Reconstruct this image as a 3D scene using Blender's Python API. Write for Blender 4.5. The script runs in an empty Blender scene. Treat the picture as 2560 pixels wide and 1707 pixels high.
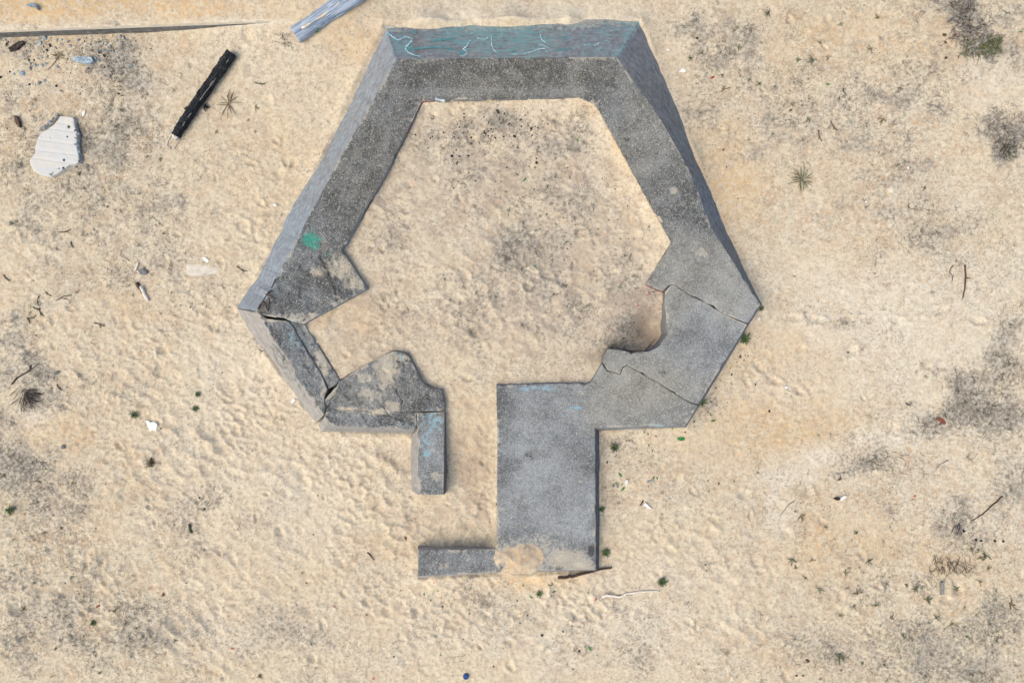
import bpy, bmesh, math, random
import numpy as np
from mathutils import Vector, Matrix
from mathutils.geometry import delaunay_2d_cdt

R = math.radians
rng = np.random.default_rng(7)
random.seed(7)

# ------------------------------------------------------------------ camera, sky, sun, exposure
SC = bpy.context.scene
H = 14.2                       # drone height above the sand (m)
PPM = 120.0                    # photo pixels per metre on the sand
cam_d = bpy.data.cameras.new("camera")
cam = bpy.data.objects.new("camera", cam_d)
SC.collection.objects.link(cam)
cam.location = (0, 0, H)
cam.rotation_euler = (0, 0, 0)
cam_d.sensor_width = 36.0
cam_d.lens = 36.0 * H / (2560 / PPM)
cam_d.clip_start = 0.1
cam_d.clip_end = 3000
SC.camera = cam

SUN_EL, SUN_AZ = R(52), R(238)          # azimuth clockwise from north (+Y): light comes from the south-west
world = bpy.data.worlds.new("World")
SC.world = world
world.use_nodes = True
wn = world.node_tree.nodes
wl = world.node_tree.links
bg = wn["Background"]
sky = wn.new("ShaderNodeTexSky")
sky.sky_type = 'NISHITA'
sky.sun_disc = False
sky.sun_elevation = SUN_EL
sky.sun_rotation = SUN_AZ
sky.air_density = 1.0
sky.dust_density = 4.0
sky.ozone_density = 0.3
wl.new(sky.outputs[0], bg.inputs[0])
bg.inputs[1].default_value = 0.15
sun_d = bpy.data.lights.new("sun", 'SUN')
sun_d.energy = 1.2
sun_d.angle = R(65)
sun_d.color = (1.0, 0.93, 0.73)
sun = bpy.data.objects.new("sun", sun_d)
SC.collection.objects.link(sun)
sdir = Vector((math.sin(SUN_AZ) * math.cos(SUN_EL), math.cos(SUN_AZ) * math.cos(SUN_EL), math.sin(SUN_EL)))
sun.rotation_euler = sdir.to_track_quat('Z', 'Y').to_euler()
SC.view_settings.view_transform = 'Standard'
SC.view_settings.look = 'None'
SC.view_settings.gamma = 1
SC.view_settings.use_curve_mapping = False
SC.view_settings.exposure = 0.52

# ------------------------------------------------------------------ helpers: places
def W(px, py, z=0.0):
    """photo pixel + height -> world point"""
    s = (H - z) / (PPM * H)
    return ((px - 1280) * s, (853.5 - py) * s, z)

def pix(x, y, z=0.0):
    s = PPM * H / (H - z)
    return x * s + 1280, 853.5 - y * s

def zt(px, py):
    """height of the (slightly tilted) top of the bunker"""
    return 0.5 - 0.12 * (px - 1280) / 650 + 0.13 * (750 - py) / 600

def sstep(a, b, x):
    t = np.clip((x - a) / (b - a), 0, 1)
    return t * t * (3 - 2 * t)

_tabs = {}
def vnoise(x, y, seed=0):
    if seed not in _tabs:
        _tabs[seed] = np.random.default_rng(1000 + seed).random((256, 256)).astype(np.float32)
    t = _tabs[seed]
    xf = np.floor(x); yf = np.floor(y)
    fx = (x - xf); fy = (y - yf)
    fx = fx * fx * fx * (fx * (fx * 6 - 15) + 10); fy = fy * fy * fy * (fy * (fy * 6 - 15) + 10)
    i = xf.astype(np.int64) & 255; j = yf.astype(np.int64) & 255
    i1 = (i + 1) & 255; j1 = (j + 1) & 255
    return ((t[i, j] * (1 - fx) + t[i1, j] * fx) * (1 - fy) + (t[i, j1] * (1 - fx) + t[i1, j1] * fx) * fy) * 2 - 1

def fbm(x, y, sc, oct=4, seed=0, gain=0.5):
    x = np.asarray(x, dtype=np.float64); y = np.asarray(y, dtype=np.float64)
    s = np.zeros_like(x); a = 1.0; tot = 0
    for o in range(oct):
        ca, sa = math.cos(0.6 * o + seed), math.sin(0.6 * o + seed)
        s = s + a * vnoise((x * ca - y * sa) * sc + 37.1 * o, (x * sa + y * ca) * sc + 11.7 * o, seed * 8 + o)
        tot += a; a *= gain; sc *= 2.03
    return s / tot

def seg_dist(x, y, a, b):
    ax, ay = a; bx, by = b
    dx, dy = bx - ax, by - ay
    t = np.clip(((x - ax) * dx + (y - ay) * dy) / (dx * dx + dy * dy + 1e-12), 0, 1)
    return np.hypot(x - ax - t * dx, y - ay - t * dy)

def in_poly(x, y, poly):
    inside = np.zeros(np.shape(x), dtype=bool)
    n = len(poly)
    for k in range(n):
        x0, y0 = poly[k]; x1, y1 = poly[(k + 1) % n]
        c = ((y0 > y) != (y1 > y)) & (x < (x1 - x0) * (y - y0) / (y1 - y0 + 1e-15) + x0)
        inside ^= c
    return inside

def poly_dist(x, y, poly):
    d = np.full(np.shape(x), 1e9)
    n = len(poly)
    for k in range(n):
        d = np.minimum(d, seg_dist(x, y, poly[k], poly[(k + 1) % n]))
    return d

def blobs(u, v, lst, warp=0.35, seed=30):
    """soft uneven patches: (px, py, rx, ry, strength)"""
    m = np.zeros_like(u)
    wx = fbm(u, v, 1 / 90, 4, seed); wy = fbm(u, v, 1 / 90, 4, seed + 1)
    grid = u.ndim == 2
    if grid: ur = u[u.shape[0] // 2]; vr = v[:, v.shape[1] // 2]
    for (cx, cy, rx, ry, s) in lst:
        sl = (slice(None),) * u.ndim
        if grid:                               # only the window the patch can reach
            mx = rx * 1.9 + 45; my = ry * 1.9 + 45
            ii = np.nonzero(np.abs(ur - cx) < mx)[0]; jj = np.nonzero(np.abs(vr - cy) < my)[0]
            if len(ii) == 0 or len(jj) == 0: continue
            sl = (slice(jj[0], jj[-1] + 1), slice(ii[0], ii[-1] + 1))
        d = np.hypot((u[sl] - cx) / rx + warp * 1.6 * wx[sl], (v[sl] - cy) / ry + warp * 1.6 * wy[sl])
        m[sl] = np.maximum(m[sl], s * sstep(1.25, 0.1, d))
    return m

# ------------------------------------------------------------------ helpers: objects
COL = SC.collection
def mesh_np(name, co, faces, mats, smooth=True, mat_idx=None):
    me = bpy.data.meshes.new(name)
    co = np.asarray(co, dtype=np.float32).reshape(-1, 3)
    if isinstance(faces, np.ndarray):
        nf, k = faces.shape
        me.vertices.add(len(co)); me.loops.add(nf * k); me.polygons.add(nf)
        me.vertices.foreach_set("co", co.ravel())
        me.loops.foreach_set("vertex_index", faces.astype(np.int32).ravel())
        me.polygons.foreach_set("loop_start", np.arange(0, nf * k, k, dtype=np.int32))
        me.update(calc_edges=True)
    else:
        me.from_pydata(co.tolist(), [], faces)
    me.polygons.foreach_set("use_smooth", np.full(len(me.polygons), smooth, dtype=bool))
    for m in (mats if isinstance(mats, (list, tuple)) else [mats]):
        me.materials.append(m)
    if mat_idx is not None:
        me.polygons.foreach_set("material_index", np.asarray(mat_idx, dtype=np.int32))
    me.update()
    return me

def set_attr(me, name, arr):
    arr = np.asarray(arr, dtype=np.float32)
    a = me.attributes.new(name, 'FLOAT_COLOR', 'POINT')
    if arr.shape[1] == 3:
        arr = np.concatenate([arr, np.ones((len(arr), 1), np.float32)], 1)
    a.data.foreach_set("color", arr.ravel())

def add(name, me, parent=None, loc=None, label=None, cat=None, group=None, kind=None):
    o = bpy.data.objects.new(name, me)
    COL.objects.link(o)
    if parent is not None:
        o.parent = parent
    if loc is not None:
        o.location = loc
    if label: o["label"] = label
    if cat: o["category"] = cat
    if group: o["group"] = group
    if kind: o["kind"] = kind
    return o

# ------------------------------------------------------------------ helpers: materials
def new_mat(name):
    m = bpy.data.materials.new(name); m.use_nodes = True
    return m, m.node_tree.nodes, m.node_tree.links, m.node_tree.nodes["Principled BSDF"]

class NB:
    """tiny node builder"""
    def __init__(s, name, rough=0.9):
        s.m, s.n, s.l, s.p = new_mat(name)
        s.p.inputs["Roughness"].default_value = rough
        s.p.inputs["Specular IOR Level"].default_value = 0.25
        s.geo = s.n.new("ShaderNodeNewGeometry")
    def put(s, sock, v):
        if isinstance(v, (int, float)): sock.default_value = v
        elif isinstance(v, (tuple, list)): sock.default_value = (*v, 1) if len(v) == 3 and sock.type == 'RGBA' else v
        else: s.l.new(v, sock)
    def noise(s, scale, detail=3, rough=0.55, vec=None, dist=0.0):
        t = s.n.new("ShaderNodeTexNoise"); t.inputs["Scale"].default_value = scale
        t.inputs["Detail"].default_value = detail; t.inputs["Roughness"].default_value = rough
        t.inputs["Distortion"].default_value = dist
        s.l.new(vec if vec is not None else s.geo.outputs["Position"], t.inputs["Vector"])
        return t.outputs["Fac"]
    def voro(s, scale, vec=None, out="Color"):
        t = s.n.new("ShaderNodeTexVoronoi"); t.inputs["Scale"].default_value = scale
        s.l.new(vec if vec is not None else s.geo.outputs["Position"], t.inputs["Vector"])
        return t.outputs[out]
    def map(s, v, a, b, c=0.0, d=1.0):
        t = s.n.new("ShaderNodeMapRange"); t.interpolation_type = 'SMOOTHSTEP'
        s.l.new(v, t.inputs["Value"])
        t.inputs["From Min"].default_value = a; t.inputs["From Max"].default_value = b
        t.inputs["To Min"].default_value = c; t.inputs["To Max"].default_value = d
        return t.outputs["Result"]
    def math(s, op, a, b=0.0):
        t = s.n.new("ShaderNodeMath"); t.operation = op
        s.put(t.inputs[0], a); s.put(t.inputs[1], b)
        return t.outputs[0]
    def mix(s, f, a, b, mode='MIX'):
        t = s.n.new("ShaderNodeMix"); t.data_type = 'RGBA'; t.blend_type = mode
        s.put(t.inputs[0], f); s.put(t.inputs[6], a); s.put(t.inputs[7], b)
        return t.outputs[2]
    def attr(s, name):
        t = s.n.new("ShaderNodeAttribute"); t.attribute_name = name
        q = s.n.new("ShaderNodeSeparateColor"); s.l.new(t.outputs["Color"], q.inputs[0])
        return q.outputs[0], q.outputs[1], q.outputs[2], t
    def scalevec(s, v, vec=None):
        t = s.n.new("ShaderNodeVectorMath"); t.operation = 'MULTIPLY'
        s.l.new(vec if vec is not None else s.geo.outputs["Position"], t.inputs[0])
        t.inputs[1].default_value = v
        return t.outputs[0]
    def objrand(s):
        t = s.n.new("ShaderNodeObjectInfo")
        return t.outputs["Random"]
    def color(s, v): s.put(s.p.inputs["Base Color"], v)
    def bump(s, h, strength=0.3, dist=0.01):
        t = s.n.new("ShaderNodeBump"); t.inputs["Strength"].default_value = strength
        t.inputs["Distance"].default_value = dist
        s.l.new(h, t.inputs["Height"]); s.l.new(t.outputs[0], s.p.inputs["Normal"])

def mat_simple(name, a, b, scale=20, rough=0.8, rand=0.25, bump=0.0, vec=None):
    """base colour wandering between two tones, a little different on each object"""
    s = NB(name, rough)
    f = s.map(s.noise(scale, 4), 0.35, 0.68)
    c = s.mix(f, a, b)
    r = s.math('MULTIPLY_ADD', s.objrand(), rand * 2)
    s.n[r.node.name].inputs[2].default_value = 1 - rand
    v = s.n.new("ShaderNodeVectorMath"); v.operation = 'SCALE'
    s.l.new(c, v.inputs[0]); s.l.new(r, v.inputs["Scale"])
    s.color(v.outputs[0])
    if bump: s.bump(s.noise(scale * 3, 3), bump, 0.01)
    return s.m

def make_sand():
    s = NB("sand", 0.95)
    s.p.inputs["Specular IOR Level"].default_value = 0.1
    dirt, orange, pale, _ = s.attr("tint")
    green, brown_sand, crust, _ = s.attr("tint2")
    n1 = s.noise(1.1, 5, 0.6); n2 = s.noise(6.5, 6, 0.66); n3 = s.noise(30, 5, 0.7); n4 = s.noise(110, 3, 0.7)
    off = s.n.new("ShaderNodeVectorMath"); off.operation = 'ADD'; s.l.new(s.geo.outputs["Position"], off.inputs[0]); off.inputs[1].default_value = (31.3, 17.7, 5.1)
    m1 = s.noise(3.2, 5, 0.62, off.outputs[0]); m2 = s.noise(13, 5, 0.66, off.outputs[0])
    k1 = s.noise(21, 4, 0.62, off.outputs[0])
    c = s.mix(s.map(n1, 0.35, 0.65), (0.575, 0.496, 0.355), (0.535, 0.474, 0.368))
    c = s.mix(s.map(m1, 0.48, 0.62, 0, 0.65), c, (0.470, 0.385, 0.275))
    c = s.mix(s.map(m1, 0.47, 0.34, 0, 0.55), c, (0.500, 0.455, 0.335))
    c = s.mix(s.map(m2, 0.47, 0.61, 0, 0.75), c, (0.405, 0.328, 0.240))
    c = s.mix(s.map(n2, 0.53, 0.66, 0, 0.6), c, (0.660, 0.580, 0.435))
    og = s.math('MULTIPLY', orange, s.map(s.math('ADD', s.math('MULTIPLY', n2, 0.6), s.math('MULTIPLY', m2, 0.4)), 0.40, 0.60, 0.10, 0.9))
    c = s.mix(og, c, (0.520, 0.350, 0.170))
    pl = s.math('MULTIPLY', pale, s.map(n2, 0.30, 0.6, 0.25, 0.9))
    c = s.mix(pl, c, (0.630, 0.592, 0.500))
    c = s.mix(s.math('MULTIPLY', brown_sand, s.map(m1, 0.36, 0.60, 0.45, 1.5)), c, (0.330, 0.266, 0.215))
    # small dull spots everywhere, unevenly
    c = s.mix(s.math('MULTIPLY', s.map(k1, 0.515, 0.63), s.map(n1, 0.38, 0.62, 0.28, 0.72)), c, (0.300, 0.256, 0.198))
    # weathered crust: clumped grey-olive and rusty mottling where few feet go
    q1 = s.noise(8.5, 5, 0.68, s.scalevec((1.0, 1.25, 1.0), off.outputs[0]), 0.6)
    cr = s.map(s.math('ADD', s.math('MULTIPLY', q1, 0.6), s.math('MULTIPLY', n3, 0.4)), 0.485, 0.585)
    c = s.mix(s.math('MULTIPLY', cr, s.math('MULTIPLY', crust, 0.70)), c, s.mix(s.map(m1, 0.42, 0.58), (0.330, 0.310, 0.238), (0.320, 0.262, 0.190)))
    q2 = s.noise(17, 5, 0.7)
    c = s.mix(s.math('MULTIPLY', s.map(q2, 0.50, 0.60), s.math('MULTIPLY', crust, s.map(m1, 0.40, 0.60, 0.15, 0.8))), c, (0.500, 0.330, 0.175))
    c = s.mix(s.math('MULTIPLY', s.map(q1, 0.45, 0.33), s.math('MULTIPLY', crust, 0.5)), c, (0.640, 0.590, 0.480))
    # grey litter-stained sand, broken up at several sizes: a soft grey veil, brown smudges, dark crumbs
    veil = s.math('ADD', s.math('ADD', s.math('MULTIPLY', s.math('ADD', n2, m1), 0.22), s.math('MULTIPLY', s.math('ADD', m2, k1), 0.28)), s.math('MULTIPLY', dirt, 0.20))
    c = s.mix(s.math('MULTIPLY', s.map(veil, 0.52, 0.68), s.map(dirt, 0.02, 0.5, 0.14, 0.88)), c, s.mix(s.map(m2, 0.40, 0.62), (0.375, 0.354, 0.300), (0.295, 0.252, 0.195)))
    sm = s.math('ADD', s.math('ADD', s.math('MULTIPLY', m2, 0.55), s.math('MULTIPLY', n3, 0.45)), s.math('MULTIPLY', dirt, 0.15))
    c = s.mix(s.math('MULTIPLY', s.map(sm, 0.575, 0.70), s.map(dirt, 0.0, 0.5, 0.32, 0.80)), c, s.mix(s.map(n3, 0.45, 0.60), (0.240, 0.220, 0.178), (0.155, 0.142, 0.116)))
    gm = s.math('MULTIPLY', green, s.map(n3, 0.50, 0.70, 0, 0.75))
    c = s.mix(gm, c, (0.265, 0.262, 0.175))
    # grains and specks
    c = s.mix(s.map(n4, 0.57, 0.74, 0, 0.42), c, (0.33, 0.255, 0.18))
    c = s.mix(s.map(n4, 0.44, 0.28, 0, 0.30), c, (0.74, 0.67, 0.55))
    s.color(c)
    h = s.math('ADD', s.math('MULTIPLY', n3, 0.7), s.math('MULTIPLY', n4, 0.35))
    s.bump(h, 0.5, 0.018)
    return s.m

def make_concrete(name, face=False):
    """dark exposed-aggregate concrete; tint: r tone, g sand/lichen, b blue paint and bluish tint; tint2: r teal paint, g dark stain, b warm"""
    s = NB(name, 0.92)
    tone, sandy, blue, _ = s.attr("tint")
    teal, stain, warm, _ = s.attr("tint2")
    n1 = s.noise(2.2, 5, 0.62); n2 = s.noise(11, 5, 0.68); n3 = s.noise(60, 3, 0.6)
    if not face:
        cell = s.n.new("ShaderNodeSeparateColor"); s.l.new(s.voro(75), cell.inputs[0])
        cell2 = s.n.new("ShaderNodeSeparateColor"); s.l.new(s.voro(52), cell2.inputs[0])
        lo = s.mix(warm, (0.058, 0.061, 0.061), (0.066, 0.063, 0.052))
        hi = s.mix(warm, (0.292, 0.315, 0.328), (0.318, 0.310, 0.268))
        f = s.math('ADD', s.math('MULTIPLY', s.map(cell.outputs[0], 0.1, 1.0), 0.42), s.math('MULTIPLY_ADD', tone, 0.72))
        f.node.inputs[1].links[0].from_node.inputs[2].default_value = -0.06
        f = s.math('ADD', f, s.map(n1, 0.32, 0.68, -0.15, 0.15))
        f = s.math('ADD', f, s.map(s.noise(0.7, 4, 0.6), 0.35, 0.65, -0.10, 0.12))
        f = s.math('ADD', f, s.map(n2, 0.3, 0.7, -0.10, 0.10))
        c = s.mix(f, lo, hi)
        c = s.mix(s.map(cell2.outputs[1], 0.82, 1.0, 0, 0.55), c, (0.45, 0.43, 0.37))
        c = s.mix(s.map(s.noise(5.2, 5, 0.7), 0.55, 0.70, 0, 0.35), c, (0.235, 0.225, 0.175))
        c = s.mix(s.map(cell.outputs[2], 0.80, 1.0, 0, 0.5), c, (0.030, 0.029, 0.028))
    else:
        st = s.noise(3.0, 5, 0.7, s.scalevec((1.0, 1.0, 9.0)))
        f = s.math('ADD', tone, s.map(st, 0.3, 0.7, -0.15, 0.15))
        f = s.math('ADD', f, s.map(n2, 0.3, 0.7, -0.16, 0.16))
        lo = s.mix(warm, (0.075, 0.080, 0.086), (0.095, 0.088, 0.076))
        hi = s.mix(warm, (0.300, 0.345, 0.400), (0.34, 0.325, 0.30))
        c = s.mix(f, lo, hi)
        c = s.mix(s.map(n3, 0.60, 0.75, 0, 0.35), c, (0.40, 0.38, 0.35))
    sm = s.math('MULTIPLY', s.map(s.math('ADD', sandy, s.map(n2, 0.25, 0.75, -0.35, 0.35)), 0.30, 0.62), s.math('MAXIMUM', s.map(n3, 0.36, 0.58, 0.25, 0.95), s.map(sandy, 0.75, 1.0)))
    c = s.mix(sm, c, s.mix(s.map(n2, 0.4, 0.6), (0.46, 0.405, 0.305), (0.38, 0.355, 0.295)))
    bm = s.map(s.math('ADD', blue, s.map(n2, 0.3, 0.7, -0.45, 0.30)), 0.25, 0.75, 0, 0.75)
    c = s.mix(bm, c, (0.21, 0.36, 0.42))
    stv = s.noise(4.5, 5, 0.72, s.scalevec((0.8, 4.0, 4.0)))
    tm = s.map(s.math('ADD', teal, s.map(stv, 0.3, 0.7, -0.55, 0.30)), 0.20, 0.85, 0, 0.62 if face else 0.8)
    c = s.mix(tm, c, (0.140, 0.330, 0.345) if face else (0.030, 0.270, 0.205))
    sk = s.map(s.math('ADD', stain, s.map(n2, 0.3, 0.7, -0.35, 0.25)), 0.25, 0.7, 0, 0.8)
    c = s.mix(sk, c, (0.035, 0.034, 0.033))
    s.color(c)
    h = s.math('ADD', s.math('MULTIPLY', n2, 0.5), s.math('MULTIPLY', n3, 0.6))
    if not face:
        h = s.math('ADD', h, s.math('MULTIPLY', s.voro(75, out="Distance"), 0.6))
    s.bump(h, 0.5 if not face else 0.3, 0.012)
    return s.m

M_SAND = make_sand()
M_TOP = make_concrete("aggregate_concrete")
M_FACE = make_concrete("cast_concrete_face", True)

# ------------------------------------------------------------------ the sand: one sheet, fine where the photo looks
INNER = [(1056, 252), (1449, 244), (1490, 262), (1654, 563), (1677, 607), (1614, 711), (1662, 731), (1668, 833),
         (1622, 879), (1521, 872), (1476, 957), (1243, 962), (1243, 1050), (1111, 1050), (1104, 972), (1052, 947), (1016, 882), (982, 876),
         (848, 949), (761, 810), (918, 722), (857, 627), (967, 431)]
INNER_W = [W(a, b, zt(a, b))[:2] for a, b in INNER]
OUTER_W = [W(a, b, 0.0)[:2] for a, b in [(962, 60), (1602, 48), (1700, 292), (1808, 562), (1904, 763), (1715, 1068), (1500, 1077), (1500, 1425), (1242, 1431), (1046, 1444), (1044, 1366), (1242, 1366), (1242, 1050), (1118, 1050), (1116, 1230), (1028, 1226), (1028, 1088), (806, 1080), (702, 940), (594, 772), (670, 640), (805, 393)]]
WALL_L = [W(-420, 98, 0.22)[:2], W(0, 82, 0.22)[:2], W(735, 54, 0.22)[:2]]

DIRT = [(310, 210, 95, 150, .95), (290, 330, 120, 110, .8), (250, 140, 130, 60, .7), (60, 130, 90, 60, .7), (120, 480, 230, 140, .7), (260, 570, 260, 120, .45),
        (330, 480, 160, 90, .5), (60, 300, 60, 120, .5), (440, 420, 120, 120, .35), (90, 600, 120, 120, .3),
        (1250, 285, 120, 60, 1.0), (1180, 330, 150, 60, .6), (1360, 350, 150, 90, .65), (1290, 420, 240, 90, .5), (1320, 560, 210, 120, .75),
        (1400, 500, 130, 90, .6), (1290, 660, 220, 90, .7), (1330, 790, 190, 90, .6), (1590, 800, 110, 100, .7), (1560, 700, 110, 90, .5),
        (960, 480, 90, 150, .4), (980, 620, 110, 90, .45), (1120, 520, 140, 120, .4), (1500, 620, 100, 120, .35), (1590, 860, 70, 40, .9),
        (90, 930, 130, 110, .95), (40, 830, 90, 80, .6), (60, 1120, 150, 170, .7), (150, 1260, 190, 150, .55), (90, 1480, 200, 220, .6),
        (230, 1620, 260, 120, .6), (480, 1300, 140, 120, .35), (760, 1600, 260, 140, .4), (420, 700, 160, 90, .5), (150, 700, 150, 100, .35),
        (2400, 40, 90, 70, .9), (2450, 110, 120, 90, .9), (2540, 40, 90, 50, .7), (2500, 320, 110, 60, .9), (2515, 375, 60, 50, .9),
        (2330, 610, 170, 90, .75), (2250, 540, 120, 80, .6), (2440, 980, 190, 120, .95), (2540, 880, 120, 130, .7), (2330, 1060, 130, 70, .7),
        (2190, 1150, 150, 60, .6), (2040, 1200, 90, 40, .35), (1985, 1330, 40, 90, .3), (2420, 1300, 160, 100, .75), (2530, 1200, 110, 120, .6),
        (2040, 1640, 180, 90, .7), (2330, 1640, 220, 90, .7), (2500, 1560, 140, 150, .75), (2330, 1580, 250, 60, .6), (1860, 130, 190, 120, .6),
        (1760, 60, 120, 80, .6), (1990, 240, 260, 150, .5), (2180, 250, 160, 80, .75), (2150, 360, 170, 90, .55), (2330, 180, 120, 90, .5),
        (1740, 270, 60, 80, .6), (1890, 370, 70, 60, .5), (2240, 430, 150, 60, .55), (1560, 1150, 120, 120, .45), (1600, 1110, 120, 50, .6),
        (1770, 1000, 60, 60, .5), (1240, 1500, 160, 110, .45), (1500, 1600, 240, 120, .4), (1180, 1470, 90, 70, .5),
        (1300, 430, 330, 200, .42), (1330, 640, 330, 200, .45), (1000, 560, 130, 180, .45), (1180, 780, 260, 120, .4), (2300, 1090, 110, 50, .6), (2110, 1185, 90, 30, .5), (650, 850, 35, 60, .9), (2100, 800, 120, 40, .3), (2330, 1450, 250, 90, .45), (2180, 1420, 200, 120, .35)]
ORANGE = [(120, 25, 300, 62, 1.2), (480, 15, 300, 52, 1.0), (700, 20, 130, 50, .5), (640, 420, 170, 200, .35), (880, 90, 130, 120, .55),
          (1830, 420, 130, 190, .85), (1760, 520, 60, 160, .6), (2030, 380, 220, 120, .5), (1950, 880, 260, 160, .5), (1960, 1090, 280, 140, .85),
          (2170, 640, 220, 90, .5), (2100, 1350, 200, 130, .8), (2330, 1380, 220, 90, .75), (2080, 180, 230, 170, .6), (2300, 120, 160, 150, .4),
          (330, 760, 120, 60, .45), (140, 1080, 160, 70, .5), (900, 800, 160, 90, .6), (860, 880, 90, 60, .5), (1180, 1150, 60, 190, .65),
          (1010, 1340, 160, 90, .35), (1296, 1392, 90, 56, 1.25), (1300, 1450, 200, 30, .75), (1560, 330, 60, 190, .55), (1480, 270, 40, 40, .7),
          (700, 1040, 130, 90, .35), (2450, 1480, 120, 60, .5)]
PALE = [(2250, 760, 460, 280, .75), (2350, 1250, 320, 280, .45), (2100, 300, 420, 260, .3), (1500, 1580, 500, 160, .4), (2120, 1170, 200, 50, .6), (2300, 1060, 160, 60, .5), (220, 72, 380, 14, .9), (600, 55, 160, 14, .8), (1150, 40, 260, 50, .55), (1480, 40, 200, 50, .5), (2060, 795, 120, 18, .95), (2160, 795, 50, 14, .9),
        (2330, 770, 80, 24, .8), (2440, 810, 80, 30, .6), (1960, 975, 60, 30, .5), (2470, 190, 120, 90, .6), (80, 1010, 60, 60, .7),
        (1930, 1240, 26, 150, 1.0), (1960, 1190, 110, 50, 1.0), (2060, 1150, 130, 55, 1.0), (2220, 1100, 170, 55, .9), (1960, 1310, 50, 60, .8), (1270, 600, 160, 40, .2), (760, 1240, 300, 200, .25), (560, 980, 260, 250, .3),
        (1560, 1480, 240, 120, .3), (520, 1560, 240, 120, .35), (900, 300, 60, 60, .3)]
GREEN = [(2400, 1560, 320, 220, .8), (2120, 1450, 220, 140, .5), (230, 1560, 260, 200, .6), (60, 1300, 140, 260, .5), (2060, 140, 320, 160, .5),
         (250, 430, 280, 200, .45), (2480, 110, 90, 60, .7), (400, 960, 200, 140, .25), (2500, 640, 120, 220, .4), (1240, 320, 110, 60, .4)]
BROWN_SAND = [(1260, 440, 300, 240, .38), (1330, 620, 300, 180, .42), (1320, 790, 320, 170, .40), (900, 830, 170, 120, .28), (1600, 790, 140, 160, .7), (1610, 845, 120, 90, 1.4), (1540, 640, 100, 140, .28), (1000, 560, 150, 200, .30), (1190, 1160, 55, 150, .45), (1060, 1290, 120, 60, .25), (1300, 560, 260, 160, .18), (840, 860, 90, 80, .2), (1600, 850, 80, 60, .5), (900, 900, 120, 60, .25), (1190, 1050, 60, 160, .3), (1296, 1388, 70, 45, .55), (1250, 300, 110, 40, .5)]  # browner sand; the strongest entries darken the deep notch in colour

def ground_height(X, Y):
    u0, v0 = pix(X, Y, 0.0)
    z = 0.05 * fbm(X, Y, 0.23, 3, 1) + 0.018 * fbm(X, Y, 0.9, 3, 2)
    z -= 0.05 * np.exp(-((u0 - 1280) / 900) ** 2 - ((v0 - 700) / 700) ** 2) * 0   # level ring
    # terrace held by the low wall at the upper left
    lx0, ly0 = WALL_L[1]; lx1, ly1 = WALL_L[2]
    line_y = ly0 + (X - lx0) * (ly1 - ly0) / (lx1 - lx0)
    north = Y - line_y
    f = 1 - sstep(760, 1010, u0)
    terr = (0.232 + 0.035 * sstep(0, 0.5, north)) * sstep(0.012, 0.034, north) * f
    bank = 0.232 * sstep(330, 735, u0) * np.exp(-np.maximum(-north, 0) / (0.16 + 0.5 * sstep(500, 760, u0))) * (north < 0.036) * f
    z = z * (1 - 0.8 * np.exp(-np.abs(north) / 0.4) * (u0 < 780)) + np.maximum(terr, bank)
    # sand filling the bunker
    ins = in_poly(X, Y, INNER_W)
    dist = poly_dist(X, Y, INNER_W)
    w = np.where(ins, 1.0, sstep(0.32, 0.05, dist))
    um, vm = pix(X, Y, 0.3)
    w = np.where((um > 1000) & (um < 1330) & (vm > 1000), 0, w)
    wc = sstep(1052, 1100, um) * sstep(1300, 1262, um) * sstep(1270, 960, vm) * (vm > 960)
    w = np.maximum(w, wc)
    d = 0.135 - 0.105 * np.exp(-seg_dist(um, vm, (1492, 272), (1677, 607)) / 60)
    d -= 0.09 * np.exp(-seg_dist(um, vm, (1060, 250), (1490, 248)) / 22)
    d -= 0.07 * np.exp(-seg_dist(um, vm, (1677, 607), (1614, 711)) / 30)
    d += 0.46 * np.exp(-((um - 1640) / 60) ** 2 - ((vm - 830) / 65) ** 2)
    d += 0.28 * np.exp(-((um - 1560) / 60) ** 2 - ((vm - 885) / 35) ** 2)
    d += 0.02 * np.exp(-((um - 900) / 130) ** 2 - ((vm - 850) / 90) ** 2)
    d += 0.04 * fbm(X, Y, 0.8, 3, 5)
    zin = zt(um, vm) - np.maximum(d, 0.012)
    z = z * (1 - w) + zin * w
    # sand drifted unevenly against the walls, inside and out
    do = poly_dist(X, Y, OUTER_W)
    keep_ = 1 - sstep(1040, 1100, um) * sstep(1300, 1250, um) * sstep(940, 1000, vm) * (vm < 1200)
    z += np.clip(0.025 + 0.16 * fbm(X, Y, 0.9, 4, 14), -0.01, 0.16) * np.exp(-do / 0.16) * keep_ * (1 - w)
    z += np.where(ins, np.clip(0.03 + 0.16 * fbm(X, Y, 1.1, 4, 15), -0.01, 0.09) * np.exp(-dist / 0.10), 0) * keep_
    # the heap that lies over the foot of the entrance slab
    uh, vh = pix(X, Y, 0.37)
    rh = np.hypot((uh - 1298) / 60, (vh - 1394) / 44)
    heap = sstep(1.5, 1.0, rh)
    tgt = 0.350 + 0.080 * np.exp(-(rh * 1.25) ** 2) + 0.012 * fbm(X, Y, 3.2, 4, 9)
    z = z + np.maximum(tgt - z, 0) * heap
    # sand banked against outer faces
    z += 0.07 * np.exp(-seg_dist(u0, v0, (830, 1090), (1028, 1094)) / 14) * (v0 > 1076) * sstep(790, 850, u0)
    z += 0.09 * np.exp(-seg_dist(u0, v0, (1040, 1446), (1480, 1430)) / 12) * (v0 > 1420)
    z += 0.12 * np.exp(-seg_dist(u0, v0, (1060, 60), (1420, 55)) / 40) * (v0 < 120) * (1 + 0.5 * fbm(X, Y, 1.5, 3, 12))
    z += 0.08 * np.exp(-seg_dist(u0, v0, (955, 80), (840, 300)) / 25)
    return z

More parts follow.
